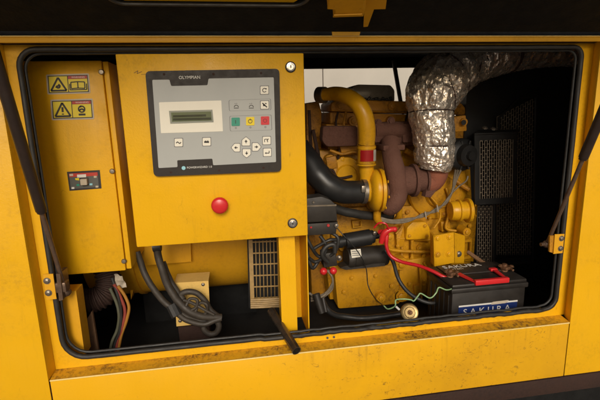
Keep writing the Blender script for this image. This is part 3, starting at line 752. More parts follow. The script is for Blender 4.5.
for P, rr, mt_ in (([(338, 112, .53), (336, 124, .52), (340, 140, .50), (338, 160, .49)], .0045, m_rust), ([(346, 112, .53), (344, 126, .51), (349, 150, .49)], .0045, m_eng_brown),
                   ([(330, 150, .48), (342, 154, .47), (356, 152, .46), (362, 162, .46)], .006, m_eng_brown), ([(322, 172, .46), (332, 170, .45), (338, 178, .45), (352, 176, .46)], .005, m_rust),
                   ([(408, 112, .53), (406, 122, .50), (412, 132, .49)], .0045, m_rust), ([(430, 196, .46), (438, 206, .45), (440, 218, .45), (434, 228, .45)], .005, m_eng),
                   ([(446, 188, .46), (450, 200, .45), (449, 214, .45), (446, 228, .45), (456, 231, .44)], .006, m_eng), ([(404, 214, .45), (402, 226, .45), (396, 234, .45)], .005, m_eng_brown),
                   ([(335, 240, .50), (341, 272, .50)], .006, m_eng_brown), ([(424, 262, .46), (430, 276, .45), (428, 296, .44)], .006, m_eng), ([(318, 150, .47), (324, 190, .46), (330, 206, .42)], .006, m_black)):
    b = M(); tube(b, pts(P), rr, 8, 6); obj('engine_pipe', b, mt_, en, 60)
for P, Y, dpth in (([(326, 158), (336, 156), (338, 168), (328, 170)], .47, .04), ([(333, 163), (338, 162), (339, 184), (334, 186)], .475, .03), ([(396, 228), (404, 226), (405, 246), (397, 248)], .475, .03),
                   ([(441, 222), (450, 221), (451, 231), (442, 232)], .47, .03), ([(340, 146), (362, 146), (362, 154), (342, 155)], .48, .05), ([(414, 286), (426, 284), (427, 292), (415, 295)], .455, .03)):
    b = M(); prism(b, roundpoly(pts(P, Y), .004), (0, dpth, 0), .003); obj('cast_lug', b, m_eng if P[0][1] > 160 else m_eng_brown, en, 30)
for P in ([(404, 266), (417, 265), (418, 282), (405, 284)], [(352, 221), (362, 220), (362, 227), (353, 228)], [(462, 240), (472, 239), (471, 258), (463, 260)]):
    b = M(); ou = pts([(p[0], p[1]) for p in P], .476); c0_ = sum(ou, Vector())/4; inn = [c0_+(p-c0_)*.72 for p in ou]; plate_hole(b, ou, inn, (0, .012, 0)); obj('cover_rim', b, m_eng, en, 20)
# head + valve cover
b = M(); prism(b, roundpoly(pts([(330, 112), (468, 116), (468, 126), (330, 124)], .56), .008), (0, .26, 0), .006); prism(b, pts([(326, 124), (468, 126), (470, 152), (328, 152)], .55), (0, .28, 0), .006); obj('cylinder_head', b, m_eng_brown, en, 30)
b = M(); prism(b, roundpoly(pts([(331, 103), (338, 99), (462, 103), (466, 108), (466, 115), (331, 111.5)], .545), .008), (0, .2, 0), .008); vc = obj('valve_cover', b, m_eng_brown, en, 30)
for u, v in ((353.5, 121, ), (391.5, 121), (392.5, 106), (340, 106), (427, 108)):
    b = M(); hexbolt(b, at(u, v, .54), .012); lathe(b, at(u, v, .54), (0, 1, 0), [(0, 0), (0, .019), (.03, .02), (.03, 0)], 20); obj('bolt', b, m_eng_brown, vc)
b = M(); prism(b, roundpoly(pts([(352, 87), (358, 84.3), (391, 85), (395, 90), (395, 101.5), (352, 101.5)], .60), .008), (0, .12, 0), .006); ab = obj('breather_cover', b, m_smoke, en, 40)
b = M(); 
for k in range(9): obox(b, at(362+k*3.6, 98.6+(k % 2)*1.2, .595), (.010, .012, .016), (0, 20*k, 0), .002)
obj('injector_tops', b, m_black, ab)
# heat shield left, exhaust manifold right
b = M(); prism(b, roundpoly(pts([(323, 126), (358, 126), (358, 146), (327, 147), (322, 141)], .43), .012), (0, .05, 0), .006); obj('heat_shield', b, m_mauve, en, 30)
b = M(); tube(b, pts([(374, 131, .45), (392, 130, .45), (416, 130, .46), (440, 131, .47)]), .033, 18, 5)
tube(b, pts([(374, 139, .46), (400, 139, .46), (432, 140, .47)]), .026, 16, 5)
for u in (377, 408, 432): obox(b, at(u, 133, .44), (.055, .03, .075), (0, 0, 0), .008)
obj('exhaust_manifold', b, m_mauve, en, 40)
for u, v in ((378, 123), (391, 121), (413, 124)):
    b = M(); hexbolt(b, at(u, v, .435), .011); obj('manifold_bolt', b, m_mauve, en)
# turbocharger
YT = .36
b = M(); tc = at(372, 190.5, YT)
lathe(b, tc, (1, -.10, 0), [(-.022, 0), (-.022, .040), (-.012, .044), (-.008, .060), (0, .074), (.010, .079), (.018, .078), (.019, .069), (.024, .069), (.025, .081), (.036, .081), (.038, .070), (.048, .05), (.048, 0)], 48)
tube(b, pts([(366, 160, YT+.01), (366.5, 172, YT+.01), (367, 190, YT+.02)]), [.028, .027, .024], 18, 4)
tb = obj('turbocharger', b, m_eng_clean, en, 35)
b = M()
for k in range(8):
    a = R(k*45+10); p = tc+Vector((.036, -.004, 0))+Vector((0, math.cos(a)*.072, math.sin(a)*.072)); b = M(); hexbolt(b, p, .0055, (1, 0, 0), washer=False); obj('ring_bolt', b, m_eng_clean, tb)
b = M(); lathe(b, at(380, 190, YT), (1, -.05, 0), [(0, 0), (0, .044), (.012, .050), (.016, .050), (.018, .034), (.05, .032), (.05, 0)], 32); obj('centre_housing', b, m_mauve, tb)
b = M(); tube(b, pts([(391, 141, .40), (391, 152, .37), (393.5, 165, .345), (397, 180, .335), (397.5, 194, .335), (394, 204, .335), (388.5, 207.5, .345), (385, 200, .36)]), [.036, .034, .036, .037, .036, .034, .030, .022], 22, 6)
obox(b, at(391, 147, .385), (.085, .07, .022), (0, 0, 0), .006)
lathe(b, at(398, 181, YT), (1, -.05, 0), [(0, 0), (0, .052), (.03, .055), (.052, .052), (.053, .062), (.066, .062), (.067, .045), (.10, .042), (.10, .052), (.108, .052), (.108, 0)], 40); obj('turbine_housing', b, m_mauve, tb, 40)
b = M(); tube(b, pts([(424, 184, .35), (432, 181, .35), (436, 172, .35), (435, 160, .36)]), [.038, .042, .045, .045], 20, 5); obj('exhaust_elbow', b, m_redrust, tb)
b = M(); prism(b, pts([(428, 184), (434, 172), (439, 178), (438, 189), (431, 198), (425, 197)], .318), (0, .03, 0), .004); obj('elbow_flange', b, m_mauve, tb)
b = M(); tube(b, pts([(399, 207, .36), (399, 216, .38), (394, 222, .42)]), .012, 12, 4); obj('oil_drain', b, m_eng, tb)
b = M(); tube(b, pts([(378, 205, .36), (377, 218, .37), (380, 222, .38)]), .015, 12, 4); obj('oil_drain', b, m_eng, tb)
# charge pipe: yellow bent tube
b = M(); tube(b, pts([(322, 95, .50), (334, 94, .46), (346, 96, .40), (357, 103, .36), (364, 115, .345), (367, 130, .345), (366.5, 144, .35)]), [.022, .026, .028, .030, .031, .031, .030], 28, 8); cp = obj('charge_pipe', b, m_eng_clean, en, 60)
b = M(); tube(b, pts([(318.5, 95, .515), (325, 95, .492)]), .031, 20, 1); obj('end_clamp', b, m_steel, cp)
b = M(); tube(b, pts([(366.5, 145, .35), (366.3, 163, .352)]), .0325, 28, 1); sl = obj('clamp_sleeve', b, m_eng, cp)
b = M(); P0 = at(366.4, 149.5, .352); P1 = at(366.3, 160.5, .352)
def arc(bm, a0, a1, r, th, mat=None):
    for k in range(10):
        an0, an1 = R(a0+(a1-a0)*k/10), R(a0+(a1-a0)*(k+1)/10)
        f = lambda P, an, rr: P+Vector((math.sin(an)*rr, -math.cos(an)*rr, 0))
        bm.faces.new([bm.verts.new(v) for v in (f(P0, an0, r), f(P0, an1, r), f(P1, an1, r), f(P1, an0, r))])
arc(b, -55, 28, .0350, 0); bmesh.ops.solidify(b, geom=b.faces[:], thickness=.0005); obj('red_label', b, m_red, sl)
b = M(); arc(b, 29, 70, .0350, 0); bmesh.ops.solidify(b, geom=b.faces[:], thickness=.0005); obj('white_label', b, m_white, sl)
b = M()
for v in (146.5, 163.5): tube(b, pts([(366.4, v, .352), (366.4, v+1.6, .352)]), .0345, 28, 1)
obj('hose_clip', b, m_eng_clean, sl)
# starter motor + solenoid
sb = M(); 
s0, s1 = at(346, 258, .38), at(386, 255, .40)
def rodprof(bm, a, b_, prof, seg=32): 
    d = (b_-a); L_ = d.length; lathe(bm, a, d, [(x*L_, r) for x, r in prof], seg)
rodprof(sb, s0, s1, [(0, 0), (0, .036), (.05, .041), (.14, .041), (.145, .038), (.16, .041), (.90, .041), (.905, .038), (.92, .041), (.98, .040), (1, .033), (1, 0)])
sm = obj('starter_motor', sb, m_relay, en, 35)
b = M(); rodprof(b, at(333, 243, .36), at(376, 236, .375), [(0, 0), (0, .016), (.10, .016), (.10, .023), (.20, .023), (.20, .019), (.26, .019), (.27, .030), (.85, .031), (.86, .026), (.93, .025), (.93, .012), (1.06, .012), (1.06, 0)]); obj('solenoid', b, m_hose, sm, 35)
b = M(); prism(b, pts([(340, 268), (346, 270), (385, 266), (385, 263), (345, 266)], .355), (0, .05, 0)); obj('starter_foot', b, m_relay, sm)
b = M(); prism(b, pts([(350.5, 249.8), (360.5, 248.8), (361.5, 256.8), (351.8, 258)], .3365), (0, -.0006, 0)); lb = obj('rating_label', b, m_cream, sm)
b = M()
for k in range(3): prism(b, pts([(351.6+.2*k, 251.4+2*k), (360+.2*k, 250.6+2*k), (360+.2*k, 251.3+2*k), (351.6+.2*k, 252.1+2*k)], .3357), (0, -.0002, 0))
obj('label_print', b, m_outl, lb)
b = M(); hexbolt(b, at(339, 258, .345), .008, (-.3, -1, 0)); hexbolt(b, at(375, 233, .345), .006); obj('terminal_nut', b, m_steel, sm)
# charging dynamo and bracket near the radiator
b = M(); c = at(464, 155, .42)
lathe(b, c, (.2, -1, 0), [(-.12, 0), (-.12, .062), (-.01, .066), (.0, .060), (.008, .045), (.03, .040), (.032, .018), (.045, .016), (.045, 0)], 36)
for k in range(10):
    a = R(k*36); obox(b, c+Vector((.052*math.cos(a), -.006, .052*math.sin(a))), (.014, .01, .006), (0, -k*36, 0))
obj('charging_dynamo', b, m_black, en)
b = M(); prism(b, roundpoly(pts([(454, 117), (466, 115), (467, 131), (455, 132)], .42), .006), (0, .03, 0), .003)
lathe(b, at(463, 122, .42), (0, -1, 0), [(0, 0), (0, .016), (.01, .014), (.01, 0)], 20); obj('thermostat_housing', b, m_eng_brown, en)
b = M(); lathe(b, at(463.6, 122.4, .40), (0, -1, 0), [(0, 0), (0, .010), (.002, .010), (.002, 0)], 18); obj('sensor_cap', b, m_black, en)
b = M(); tube(b, pts([(470, 190, .45), (452, 176, .50), (448, 150, .52)]), .010, 8, 4); tube(b, pts([(405, 150, .47), (425, 158, .47), (446, 148, .47)]), .012, 8, 4); obj('coolant_pipe', b, m_eng_brown, en)

# ================================================================ INTAKE HOSE
b = M(); tube(b, pts([(298, 148, .42), (309, 162, .38), (318, 175, .35), (331, 187, .335), (346, 192, .34), (364, 191.5, .35)]), [.045, .046, .046, .045, .043, .042], 32, 8); ho = obj('intake_hose', b, m_hose, None, 60)
tag(ho, 'thick black rubber air hose running into the yellow turbocharger inlet', 'hose')
cl = thing('hose_clamp', 'steel band clamp where the thick black hose meets the yellow turbocharger', 'clamp', at(363.5, 191.5, .35))
b = M(); tube(b, pts([(361.5, 191.5, .35), (365.5, 191.5, .35)]), .0455, 32, 1); obj('band', b, m_steel, cl)
b = M(); obox(b, at(363.5, 189, .302), (.016, .012, .024), (0, 0, 0), .002); obj('screw_housing', b, m_steel, cl)
b = M(); tube(b, pts([(330, 206, .36), (342, 211, .37), (356, 214, .38), (374, 216, .40), (392, 215, .42)]), .017, 16, 6)
tag(obj('coolant_hose', b, m_rub), 'thin black rubber hose running below the thick air hose', 'hose')
b = M(); tube(b, pts([(322, 300, .35), (330, 312, .32), (345, 317, .28), (370, 318, .26), (395, 315, .24), (415, 312, .24)]), .011, 12, 8)
tag(obj('drain_hose', b, m_rub), 'black hose lying on the dark tray below the oil sump', 'hose')

# ================================================================ FOIL WRAPPED EXHAUST
ex = thing('exhaust_pipe', 'exhaust pipe wrapped in crumpled silver foil tied with wire', 'exhaust pipe', at(434, 170, .35))
PF = pts([(433, 170, .34), (434.5, 162, .34), (434, 148, .34), (433, 130, .345), (431, 112, .35), (434, 93, .36), (447, 74, .38), (470, 60, .42), (500, 53, .41), (540, 49, .42), (590, 49, .43), (640, 51, .43)])
RF = [.050, .066, .068, .070, .078, .092, .096, .088, .076, .066, .062, .06]
sm_n = 16
cenP = catmull(PF, sm_n)
b = M()
def crum(i, k, r):
    p = cenP[min(i, len(cenP)-1)]
    a = 2*math.pi*k/150
    q = Vector((math.cos(a)*r*15+i*.03, math.sin(a)*r*15, i*.07))
    v = 1-abs(noise.noise(q*1.15+Vector((3, 7, 1))))*2
    w = 1-abs(noise.noise(q*3.1+Vector((9, 2, 4))))*2
    x = 1-abs(noise.noise(q*7.0+Vector((1, 5, 8))))*2
    s = noise.noise(q*.5)
    f = 1+.055*v+.05*w+.014*x+.07*s
    d = min(abs(i-t) for t in TIES)
    if d < 3: f -= .05*(3-d)/3
    return r*f
TIES = (int(sm_n*2.15), int(sm_n*4.05), int(sm_n*6.0), int(sm_n*7.1), int(sm_n*8.3))
tube(b, PF, RF, 150, sm_n, rfun=crum)
obj('foil_wrap', b, m_foil, ex, 12)
def ringat(idx, tilt=(0, 0, 0), r=None):
    p = cenP[idx]; t = (cenP[idx+1]-cenP[idx-1]).normalized()+Vector(tilt); t.normalize()
    u = t.orthogonal().normalized(); w = t.cross(u); r = r or catmull(RF, sm_n)[idx]*1.01
    return [p+(u*math.cos(a)+w*math.sin(a))*r for a in [2*math.pi*k/40 for k in range(40)]]
for i, tl in zip(TIES, ((.1, 0, 0), (0, 0, .1), (.3, 0, .3), (.0, 0, .4), (0, 0, 0))):
    b = M(); tube(b, ringat(i, tl), .0022 if i != TIES[-1] else .006, 6, 1, closed=True); obj('wire_tie', b, m_rust, ex)

for i, tl in ((int(sm_n*5.2), (.7, 0, -.2)), (int(sm_n*6.4), (-.3, 0, -.6))):
    b = M(); tube(b, ringat(i, tl, catmull(RF, sm_n)[i]*1.05), .0020, 6, 1, closed=True); obj('wire_tie', b, m_rust, ex)

# ================================================================ RADIATOR GUARD
rg = thing('radiator_guard', 'black slotted metal fan guard standing in the dark right end', 'fan guard', W(1.6, .5, -.98))
def expanded(bm, q, cols, rows, r=.0016):
    """q(a,h) maps the unit square onto the panel; upright strands joined by staggered links"""
    for c_ in range(cols+1): tube(bm, [q(c_/cols, h/6) for h in range(7)], r, 5, 1)
    for c_ in range(cols):
        for k in range(rows):
            h = (k+(.5 if c_ % 2 else 0))/rows
            if h < 1: tube(bm, [q(c_/cols, h), q((c_+1)/cols, h)], r*1.3, 5, 1)
def quadmap(A, B, C_, D_):
    return lambda a, h: (A.lerp(B, a)).lerp(D_.lerp(C_, a), h)
A, B_, C_, D_ = pts([(480, 141), (513, 139.5), (512, 197), (480, 199)], .40)
b = M(); expanded(b, quadmap(A, B_, C_, D_), 14, 9, .0014); gf = obj('slotted_panel', b, m_mesh, rg)
b = M(); P = pts([(474.5, 133.5), (517, 132), (517, 203), (475, 205)], .398); Q = [A, B_, C_, D_]
plate_hole(b, [P[0], P[1], P[2], P[3]], Q, (0, .006, 0)); prism(b, pts([(474.5, 133.5, .39), (517, 132, .39), (520, 129, .52), (478, 130, .52)]), (0, 0, -.004))
obj('guard_frame', b, m_black, rg)
b = M(); q2 = quadmap(*pts([(497, 117, .50), (535, 98, .50), (532, 255, .50), (497, 255, .50)])); expanded(b, q2, 16, 27, .0012); obj('slotted_panel', b, m_mesh, rg)
b = M(); q3 = quadmap(*pts([(478, 206, .43), (492, 206, .43), (491, 262, .43), (477, 262, .43)])); expanded(b, q3, 7, 10, .0012); obj('slotted_panel', b, m_mesh, rg)
b = M(); tube(b, pts([(499, 118, .49), (518, 99, .49), (537, 96, .49)]), .005, 6, 1); tube(b, pts([(499, 118, .49), (499, 132, .49)]), .005, 6, 1); tube(b, pts([(494, 204, .44), (493, 268, .44)]), .007, 6, 1); tube(b, pts([(536, 96, .495), (533, 262, .495)]), .006, 6, 1)
obox(b, at(506, 262, .46), (.2, .05, .012)); obj('guard_rail', b, m_black, rg)
b = M()
for u, v in ((485, 128), (493.5, 129)):
    b = M(); hexbolt(b, at(u, v, .42), .008, (0, -.5, 1)); obj('bolt', b, m_steel, rg)
b = M(); box(b, 1.46, 2.0, .54, .62, -.98, .05); obj('radiator_core', b, m_black, rg)
b = M(); tube(b, pts([(468, 252, .34), (482, 262, .28), (497, 270, .24)]), .008, 8, 1); obj('stay_bar', b, m_brown, rg)

# ================================================================ BATTERY
bt = thing('car_battery', 'black battery with red carrying handle and blue label behind the sill', 'battery', W(1.30, .155, -.985))
bx0, bx1, by0, by1, bz = 1.172, 1.450, .070, .255, -.737
bm = M(); box(bm, bx0+.006, bx1-.006, by0+.006, by1-.006, bz-.24, bz-.028, .005); obj('case', bm, m_case, bt, 40)
for k in range(5):
    bm = M(); box(bm, bx0+.0035, bx0+.0065, by0+.025+k*.032, by0+.033+k*.032, bz-.2, bz-.045, .001); obj('case_rib', bm, m_case, bt)
bm = M(); box(bm, bx0, bx1, by0, by1, bz-.030, bz-.012, .004); box(bm, bx0+.004, bx1-.004, by0+.004, by1-.004, bz-.0125, bz, .005); obj('lid', bm, m_case, bt, 40)
bm = M(); box(bm, bx0+.03, bx1-.03, by0+.085, by1-.012, bz-.001, bz+.0035, .0015); obj('cell_strip', bm, m_ink, bt)
b = M(); text(b, 'SAKURA', W(bx0+.045, by1-.034, bz+.004), .034, (1, 0, 0), (0, 1, 0), .0003, 'LEFT', 1.15); obj('lid_lettering', b, m_white, bt)
b = M(); text(b, 'BATTERY', W(bx0+.045, by1-.058, bz+.004), .013, (1, 0, 0), (0, 1, 0), .0003, 'LEFT', 1.3); obj('lid_lettering', b, m_beige, bt)
# handle
b = M(); box(b, bx0+.082, bx1-.074, by0-.003, by0+.012, bz-.006, bz+.012, .003)
prism(b, [W(bx0+.082, by0+.006, bz+.002), W(bx0+.092, by0+.006, bz+.002), W(bx0+.072, by0+.088, bz+.006), W(bx0+.052, by0+.088, bz+.006)], (0, 0, .004))
prism(b, [W(bx1-.084, by0+.006, bz+.002), W(bx1-.074, by0+.006, bz+.002), W(bx1-.066, by0+.088, bz+.006), W(bx1-.082, by0+.088, bz+.006)], (0, 0, .004))
box(b, bx1-.088, bx1-.062, by0+.080, by0+.098, bz+.002, bz+.012, .003); obj('carry_handle', b, m_red, bt, 40)
b = M(); box(b, bx0+.125, bx0+.148, by0+.012, by0+.022, bz+.0005, bz+.005, .001); obj('vent_plug', b, m_grey, bt)
# front label
b = M(); box(b, bx0+.030, bx1-.034, by0+.0045, by0+.0061, bz-.16, bz-.078); lb = obj('front_label', b, m_blue, bt)
b = M(); box(b, bx0+.030, bx1-.034, by0+.0036, by0+.0045, bz-.080, bz-.0745); obj('white_stripe', b, m_white, lb)
b = M(); text(b, 'S A K U R A', W((bx0+bx1)/2-.006, by0+.0042, bz-.1005), .030, (1, 0, 0), (0, 0, 1), .0003, 'CENTER', 1.12); obj('label_lettering', b, m_white, lb)
b = M(); prism(b, roundpoly([W(bx0+.15, by0+.0032, bz-.072), W(bx1-.065, by0+.0032, bz-.071), W(bx1-.075, by0+.0032, bz-.081), W(bx0+.145, by0+.0032, bz-.082)], .006), (0, .001, 0)); obj('white_flash', b, m_stickb, lb)
# terminals with clamps
for xx, yy in ((bx0+.034, by0+.078), (bx1-.034, by0+.085)):
    b = M(); lathe(b, W(xx, yy, bz), (0, 0, 1), [(0, 0), (0, .012), (.006, .011), (.008, .009), (.026, .008), (.026, 0)], 18)
    obox(b, W(xx+.006, yy-.002, bz+.012), (.036, .024, .012), (0, 0, 20), .003); hexbolt(b, W(xx+.020, yy-.010, bz+.018), .006, (.2, -.1, 1)); hexbolt(b, W(xx-.012, yy+.004, bz+.018), .006, (-.2, -.2, 1))
    tube(b, [W(xx+.016, yy-.026, bz+.010), W(xx+.016, yy+.022, bz+.012)], .004, 8, 1); obj('terminal', b, m_copper, bt)

# ================================================================ CABLES
b = M(); tube(b, pts([(379, 232, .32), (386, 233, .30), (386.5, 246, .29), (391, 256, .28), (402, 262, .26), (418, 265.5, .22), (432, 271, .18), (443, 276.5, .155), (450, 279, .15)]), [.009, .009, .0070, .0066, .0064, .0064, .0064, .0064, .006], 14, 8)
rc = obj('battery_cable', b, m_redc, None, 60); tag(rc, 'thick red cable running from the starter motor to the battery terminal', 'cable')
b = M(); tube(b, pts([(381, 243, .30), (384, 234, .295), (389, 230, .29), (395, 229, .29)]), [.009, .0125, .0105, .009], 14, 5); bmesh.ops.create_uvsphere(b, u_segments=14, v_segments=8, radius=.0105, matrix=Matrix.Translation(at(394.5, 229.3, .29))); obj('terminal_boot', b, m_red, rc, 60)
b = M(); tube(b, pts([(385, 250, .34), (393, 262, .32), (398, 278, .28), (406, 290, .25), (418, 299, .22), (432, 303, .2), (444, 300, .18)]), .0072, 12, 8)
tag(obj('battery_cable', b, m_rub), 'thick black cable hanging behind the round brass disc and the green wire', 'cable')
b = M(); tube(b, pts([(384, 306, .10), (388, 309, .08), (395, 306, .06), (396, 300, .06), (404, 299, .05), (411, 300, .05), (414, 301, .05), (418, 296, .05), (421, 293.5, .05), (430, 298, .05), (436, 293, .055), (439, 287.5, .055), (447, 290, .06), (455, 287, .10), (459, 281, .14), (456, 277, .15)]), .0022, 8, 8)
tag(obj('signal_wire', b, m_greenw), 'thin pale green wire looping from the battery to the brass disc', 'wire')
b = M(); tube(b, pts([(374, 228, .30), (379, 223, .29), (386, 224, .28), (389, 231, .285)]), .0032, 8, 8); tag(obj('signal_wire', b, m_redc), 'thin red wire arching above the red terminal boot', 'wire')
b = M(); tube(b, pts([(335, 226, .30), (346, 238, .28), (358, 252, .30), (366, 268, .34), (368, 285, .36), (374, 297, .30), (380, 303, .2), (384, 306, .12)]), .0020, 8, 8); tag(obj('signal_wire', b, m_rub), 'thin black wire hanging down across the starter motor label', 'wire')
b = M()
for off in (0, 1.4, -1.2):
    tube(b, pts([(381, 219+off, .37), (392, 221.5+off, .36), (408, 220+off, .36), (424, 215-off, .37), (436, 210+off, .38), (446, 202-off, .40), (452, 192, .41), (455+off, 180, .41), (458+2*off, 170, .40)]), .0042, 8, 8)
tube(b, pts([(449, 196, .41), (458, 187, .41), (466, 181, .40), (468, 176, .40)]), .0035, 8, 6)
hn = obj('wiring_harness', b, m_tape, None, 60); tag(hn, 'dusty grey wiring harness strung below the turbocharger up to the dynamo', 'cable')
b = M()
for u, v in ((425, 215), (437, 208.5)):
    b = M(); tube(b, pts([(u, v-3.5, .355), (u+1.2, v+3.5, .355)]), .0024, 8, 1); obj('tie_wrap', b, m_tag, hn)
# brass disc
bd = thing('brass_cap', 'round oily brass disc hanging by the green wire at the sill', 'cap', at(409.5, 312.5, .055))
c = at(409.5, 312.5, .052); ax = Vector((-.05, -1, .42))
b = M(); lathe(b, c, ax, [(-.006, 0), (-.006, .0285), (.002, .0290), (.004, .0275), (.002, .024), (.002, .018), (.004, .016), (.0035, 0)], 40); obj('disc', b, m_brass, bd)
b = M(); lathe(b, c, ax, [(0, 0), (0, .0085), (.009, .0075), (.010, .004), (.016, .0038), (.016, 0)], 12); obj('hub', b, m_copper, bd)
b = M()
for u, v, u2, v2 in ((399, 309.5, 396.5, 307), (419.5, 318.5, 423, 320.5)):
    b = M(); tube(b, pts([(u, v, .045), (u2, v2, .04)]), .0035, 8, 1); obj('pin', b, m_white, bd)

# relay box + loom under it
rb = thing('relay_box', 'dusty dark plastic relay box beside the yellow centre post', 'relay box', at(322, 222, .26))
b = M(); prism(b, roundpoly(pts([(304, 199), (322, 196.5), (331, 200), (336, 205), (337.5, 221), (304, 223)], .23), .006), (0, .06, 0), .003); obj('housing', b, m_relay, rb, 30)
b = M(); prism(b, pts([(304, 205.5), (336.5, 204.5), (336.5, 206), (304, 207)], .2285), (0, .01, 0)); obj('lid_seam', b, m_tape, rb)
b = M(); prism(b, pts([(304, 224), (338, 222), (336, 234), (304, 236)], .25), (0, .05, 0), .003); obj('socket_row', b, m_relay, rb)
b = M()
for u, v, r in ((311, 227.3, .0035), (328.2, 225.3, .005)):
    b = M(); lathe(b, at(u, v, .249), (0, -1, 0), [(0, 0), (0, r), (.003, r*.9), (.003, 0)], 14); obj('red_fuse', b, m_red, rb)
b = M(); lathe(b, at(313.5, 202.3, .229), (0, -1, 0), [(0, 0), (0, .005), (.003, .004), (.003, 0)], 14); hexbolt(b, at(336.5, 225.5, .24), .005); lathe(b, at(328.2, 225.3, .2455), (0, -1, 0), [(0, 0), (0, .0018), (.001, .0018), (.001, 0)], 10); obj('screw', b, m_steel, rb)
b = M(); prism(b, roundpoly(pts([(322.5, 254), (336, 252.5), (337.5, 266), (324, 268)], .26), .004), (0, .05, 0), .003); cn = obj('connector_block', b, m_relay, rb, 30)
b = M()
for u, v in ((323.5, 271.3), (333.3, 270.8)):
    b = M(); bmesh.ops.create_uvsphere(b, u_segments=14, v_segments=10, radius=.0135, matrix=Matrix.Translation(at(u, v, .265))); obj('red_cap', b, m_red, cn, 60)
b = M()
for P in ([(306, 236), (312, 248), (318, 256), (326, 258)], [(312, 250), (320, 245), (330, 240), (338, 240)], [(309, 258), (315, 262), (322, 258), (326, 246), (320, 236)], [(330, 232), (338, 238), (336, 250), (330, 256)], [(308, 232), (307, 250), (312, 268), (318, 262)]):
    tube(b, [at(u, v, .25+.02*random.random()) for u, v in P], .0062, 10, 6)
tube(b, pts([(328, 262, .24), (322, 255, .235), (326, 247, .235), (334, 245, .235), (335, 253, .235)]), .0085, 12, 6)
tag(obj('wire_loom', b, m_rub, None, 60), 'tangle of black wires looping down beneath the relay box', 'cable')
b = M()
for o_ in (0, 2, -1.5): tube(b, pts([(328+o_, 270, .27), (333, 281+o_, .27), (329+o_, 291, .28), (320, 297+o_, .28), (311, 299+o_, .29)]), .0034, 8, 6)
tube(b, pts([(309, 293, .28), (318, 298, .27), (326, 294, .27)]), .005, 8, 5)
tag(obj('bare_wire_bundle', b, m_tape, None, 60), 'frayed tan wires hanging from the two red terminal caps', 'wire')
b = M(); tube(b, pts([(316, 294, .26), (319, 304, .25), (322, 313, .24)]), [.014, .013, .012], 14, 3); tube(b, pts([(323, 298, .26), (326, 312, .24)]), .007, 10, 1)
tag(obj('cable_plug', b, m_relay, None, 40), 'small dark cable plug dangling at the foot of the centre post', 'plug')

# coiled cable in front of the alternator
cc = thing('coiled_cable', 'dusty grey cable hanging from the control box, coiled on its plate', 'cable', at(195, 330, .15))
b = M()
tube(b, pts([(156, 240, .16), (158, 255, .16), (162, 270, .155), (168, 286, .15), (177, 300, .14), (189, 311, .13), (204, 317, .13), (221, 317.5, .14)]), .0115, 14, 8)
tube(b, pts([(137, 252, .18), (144, 272, .17), (155, 291, .16), (168, 305, .15), (182, 314, .14), (197, 321, .14), (208, 322, .14)]), .0100, 14, 8)
tube(b, pts([(176, 308, .16), (177, 299, .16), (185, 292, .16), (196, 293, .16), (205, 301, .155), (211, 311, .15), (217, 316, .145)]), .0092, 14, 8)
tube(b, pts([(163, 262, .18), (170, 280, .18), (176, 290, .17), (184, 300, .15)]), .009, 12, 8)
tube(b, pts([(173, 309, .135), (183, 318, .13), (194, 323, .125), (205, 324.5, .125), (214, 321, .13), (221, 318.5, .135)]), .0085, 12, 8)
tube(b, pts([(205, 322, .145), (204, 329, .14), (209, 334, .14), (216, 333, .14), (219, 326, .14), (216, 320, .14)]), .0092, 14, 8)
obj('heavy_loop', b, m_cable, cc, 60)
b = M()
for P in ([(186, 306), (190, 299), (197, 300), (196, 307), (190, 311)], [(195, 312), (200, 303), (207, 305), (206, 313), (199, 316)], [(183, 300), (192, 303), (203, 309), (214, 315)]):
    tube(b, [at(u, v, .125+.01*random.random()) for u, v in P], .0050, 10, 6)
obj('thin_loop', b, m_cable, cc, 60)
b = M(); tube(b, pts([(171.5, 305, .143), (177, 316, .128)]), .0175, 10, 1); obj('tape_wrap', b, m_rub, cc)
b = M(); tube(b, pts([(153, 247, .16), (161, 246, .16)]), .016, 12, 1); obj('tape_wrap', b, m_rub, cc)
b = M(); lathe(b, W(.285, .16, -.5105), (0, 0, -1), [(0, 0), (0, .034), (.006, .034), (.006, .028), (.018, .026), (.020, 0)], 24); obj('cable_gland', b, m_relay, cc)

# left corner: ribbed hose, wires, tag
b = M(); HP = pts([(106, 268, .24), (109, 282, .22), (105, 294, .20), (94, 300, .19), (82, 301, .19), (66, 296, .2)])
tube(b, HP, .036, 20, 14, rfun=lambda i, k, r: r*(1+(.10 if (i//2) % 2 else -.06)))
tag(obj('corrugated_hose', b, m_rust, None, 20), 'brown ribbed hose curling below the breaker box', 'hose')
for P, mt_, lab, nm in (([(118, 286), (125, 296), (129, 308), (126, 322), (121, 336), (118, 352)], m_orangew, 'orange wire bulging out of the bunch below the breaker box', 'orange'),
                 ([(114, 284), (121, 298), (125, 312), (122, 328), (118, 340), (116, 352)], m_redw, 'pinkish red wire in the bunch below the breaker box', 'red'),
                 ([(110, 288), (116, 302), (119, 316), (117, 330), (112, 342), (110, 354)], m_greyw, 'grey green wire, leftmost of the bunch below the breaker box', 'grey'),
                 ([(112, 278), (118, 296), (121, 312), (120, 330), (115, 344), (114, 354)], m_rub, 'black wire in the bunch below the breaker box', 'black')):
    b = M(); tube(b, [at(u, v, .16+.006*random.random()) for u, v in P], .0048, 10, 8); tag(obj('power_wire', b, mt_, None, 60), lab, 'wire', 'wires below the breaker box')
b = M(); g = bmesh.ops.create_grid(b, x_segments=10, y_segments=10, size=.5)
P4 = pts([(114, 273), (122, 276), (126.5, 287), (117, 288)], .17); qm = quadmap(P4[0], P4[1], P4[2], P4[3])
for v in b.verts: 
    p = qm(v.co.x+.5, .5-v.co.y); v.co = p+Vector((0, .012*noise.noise(p*60), .004*noise.noise(p*80)))
bmesh.ops.solidify(b, geom=b.faces[:], thickness=.0008)
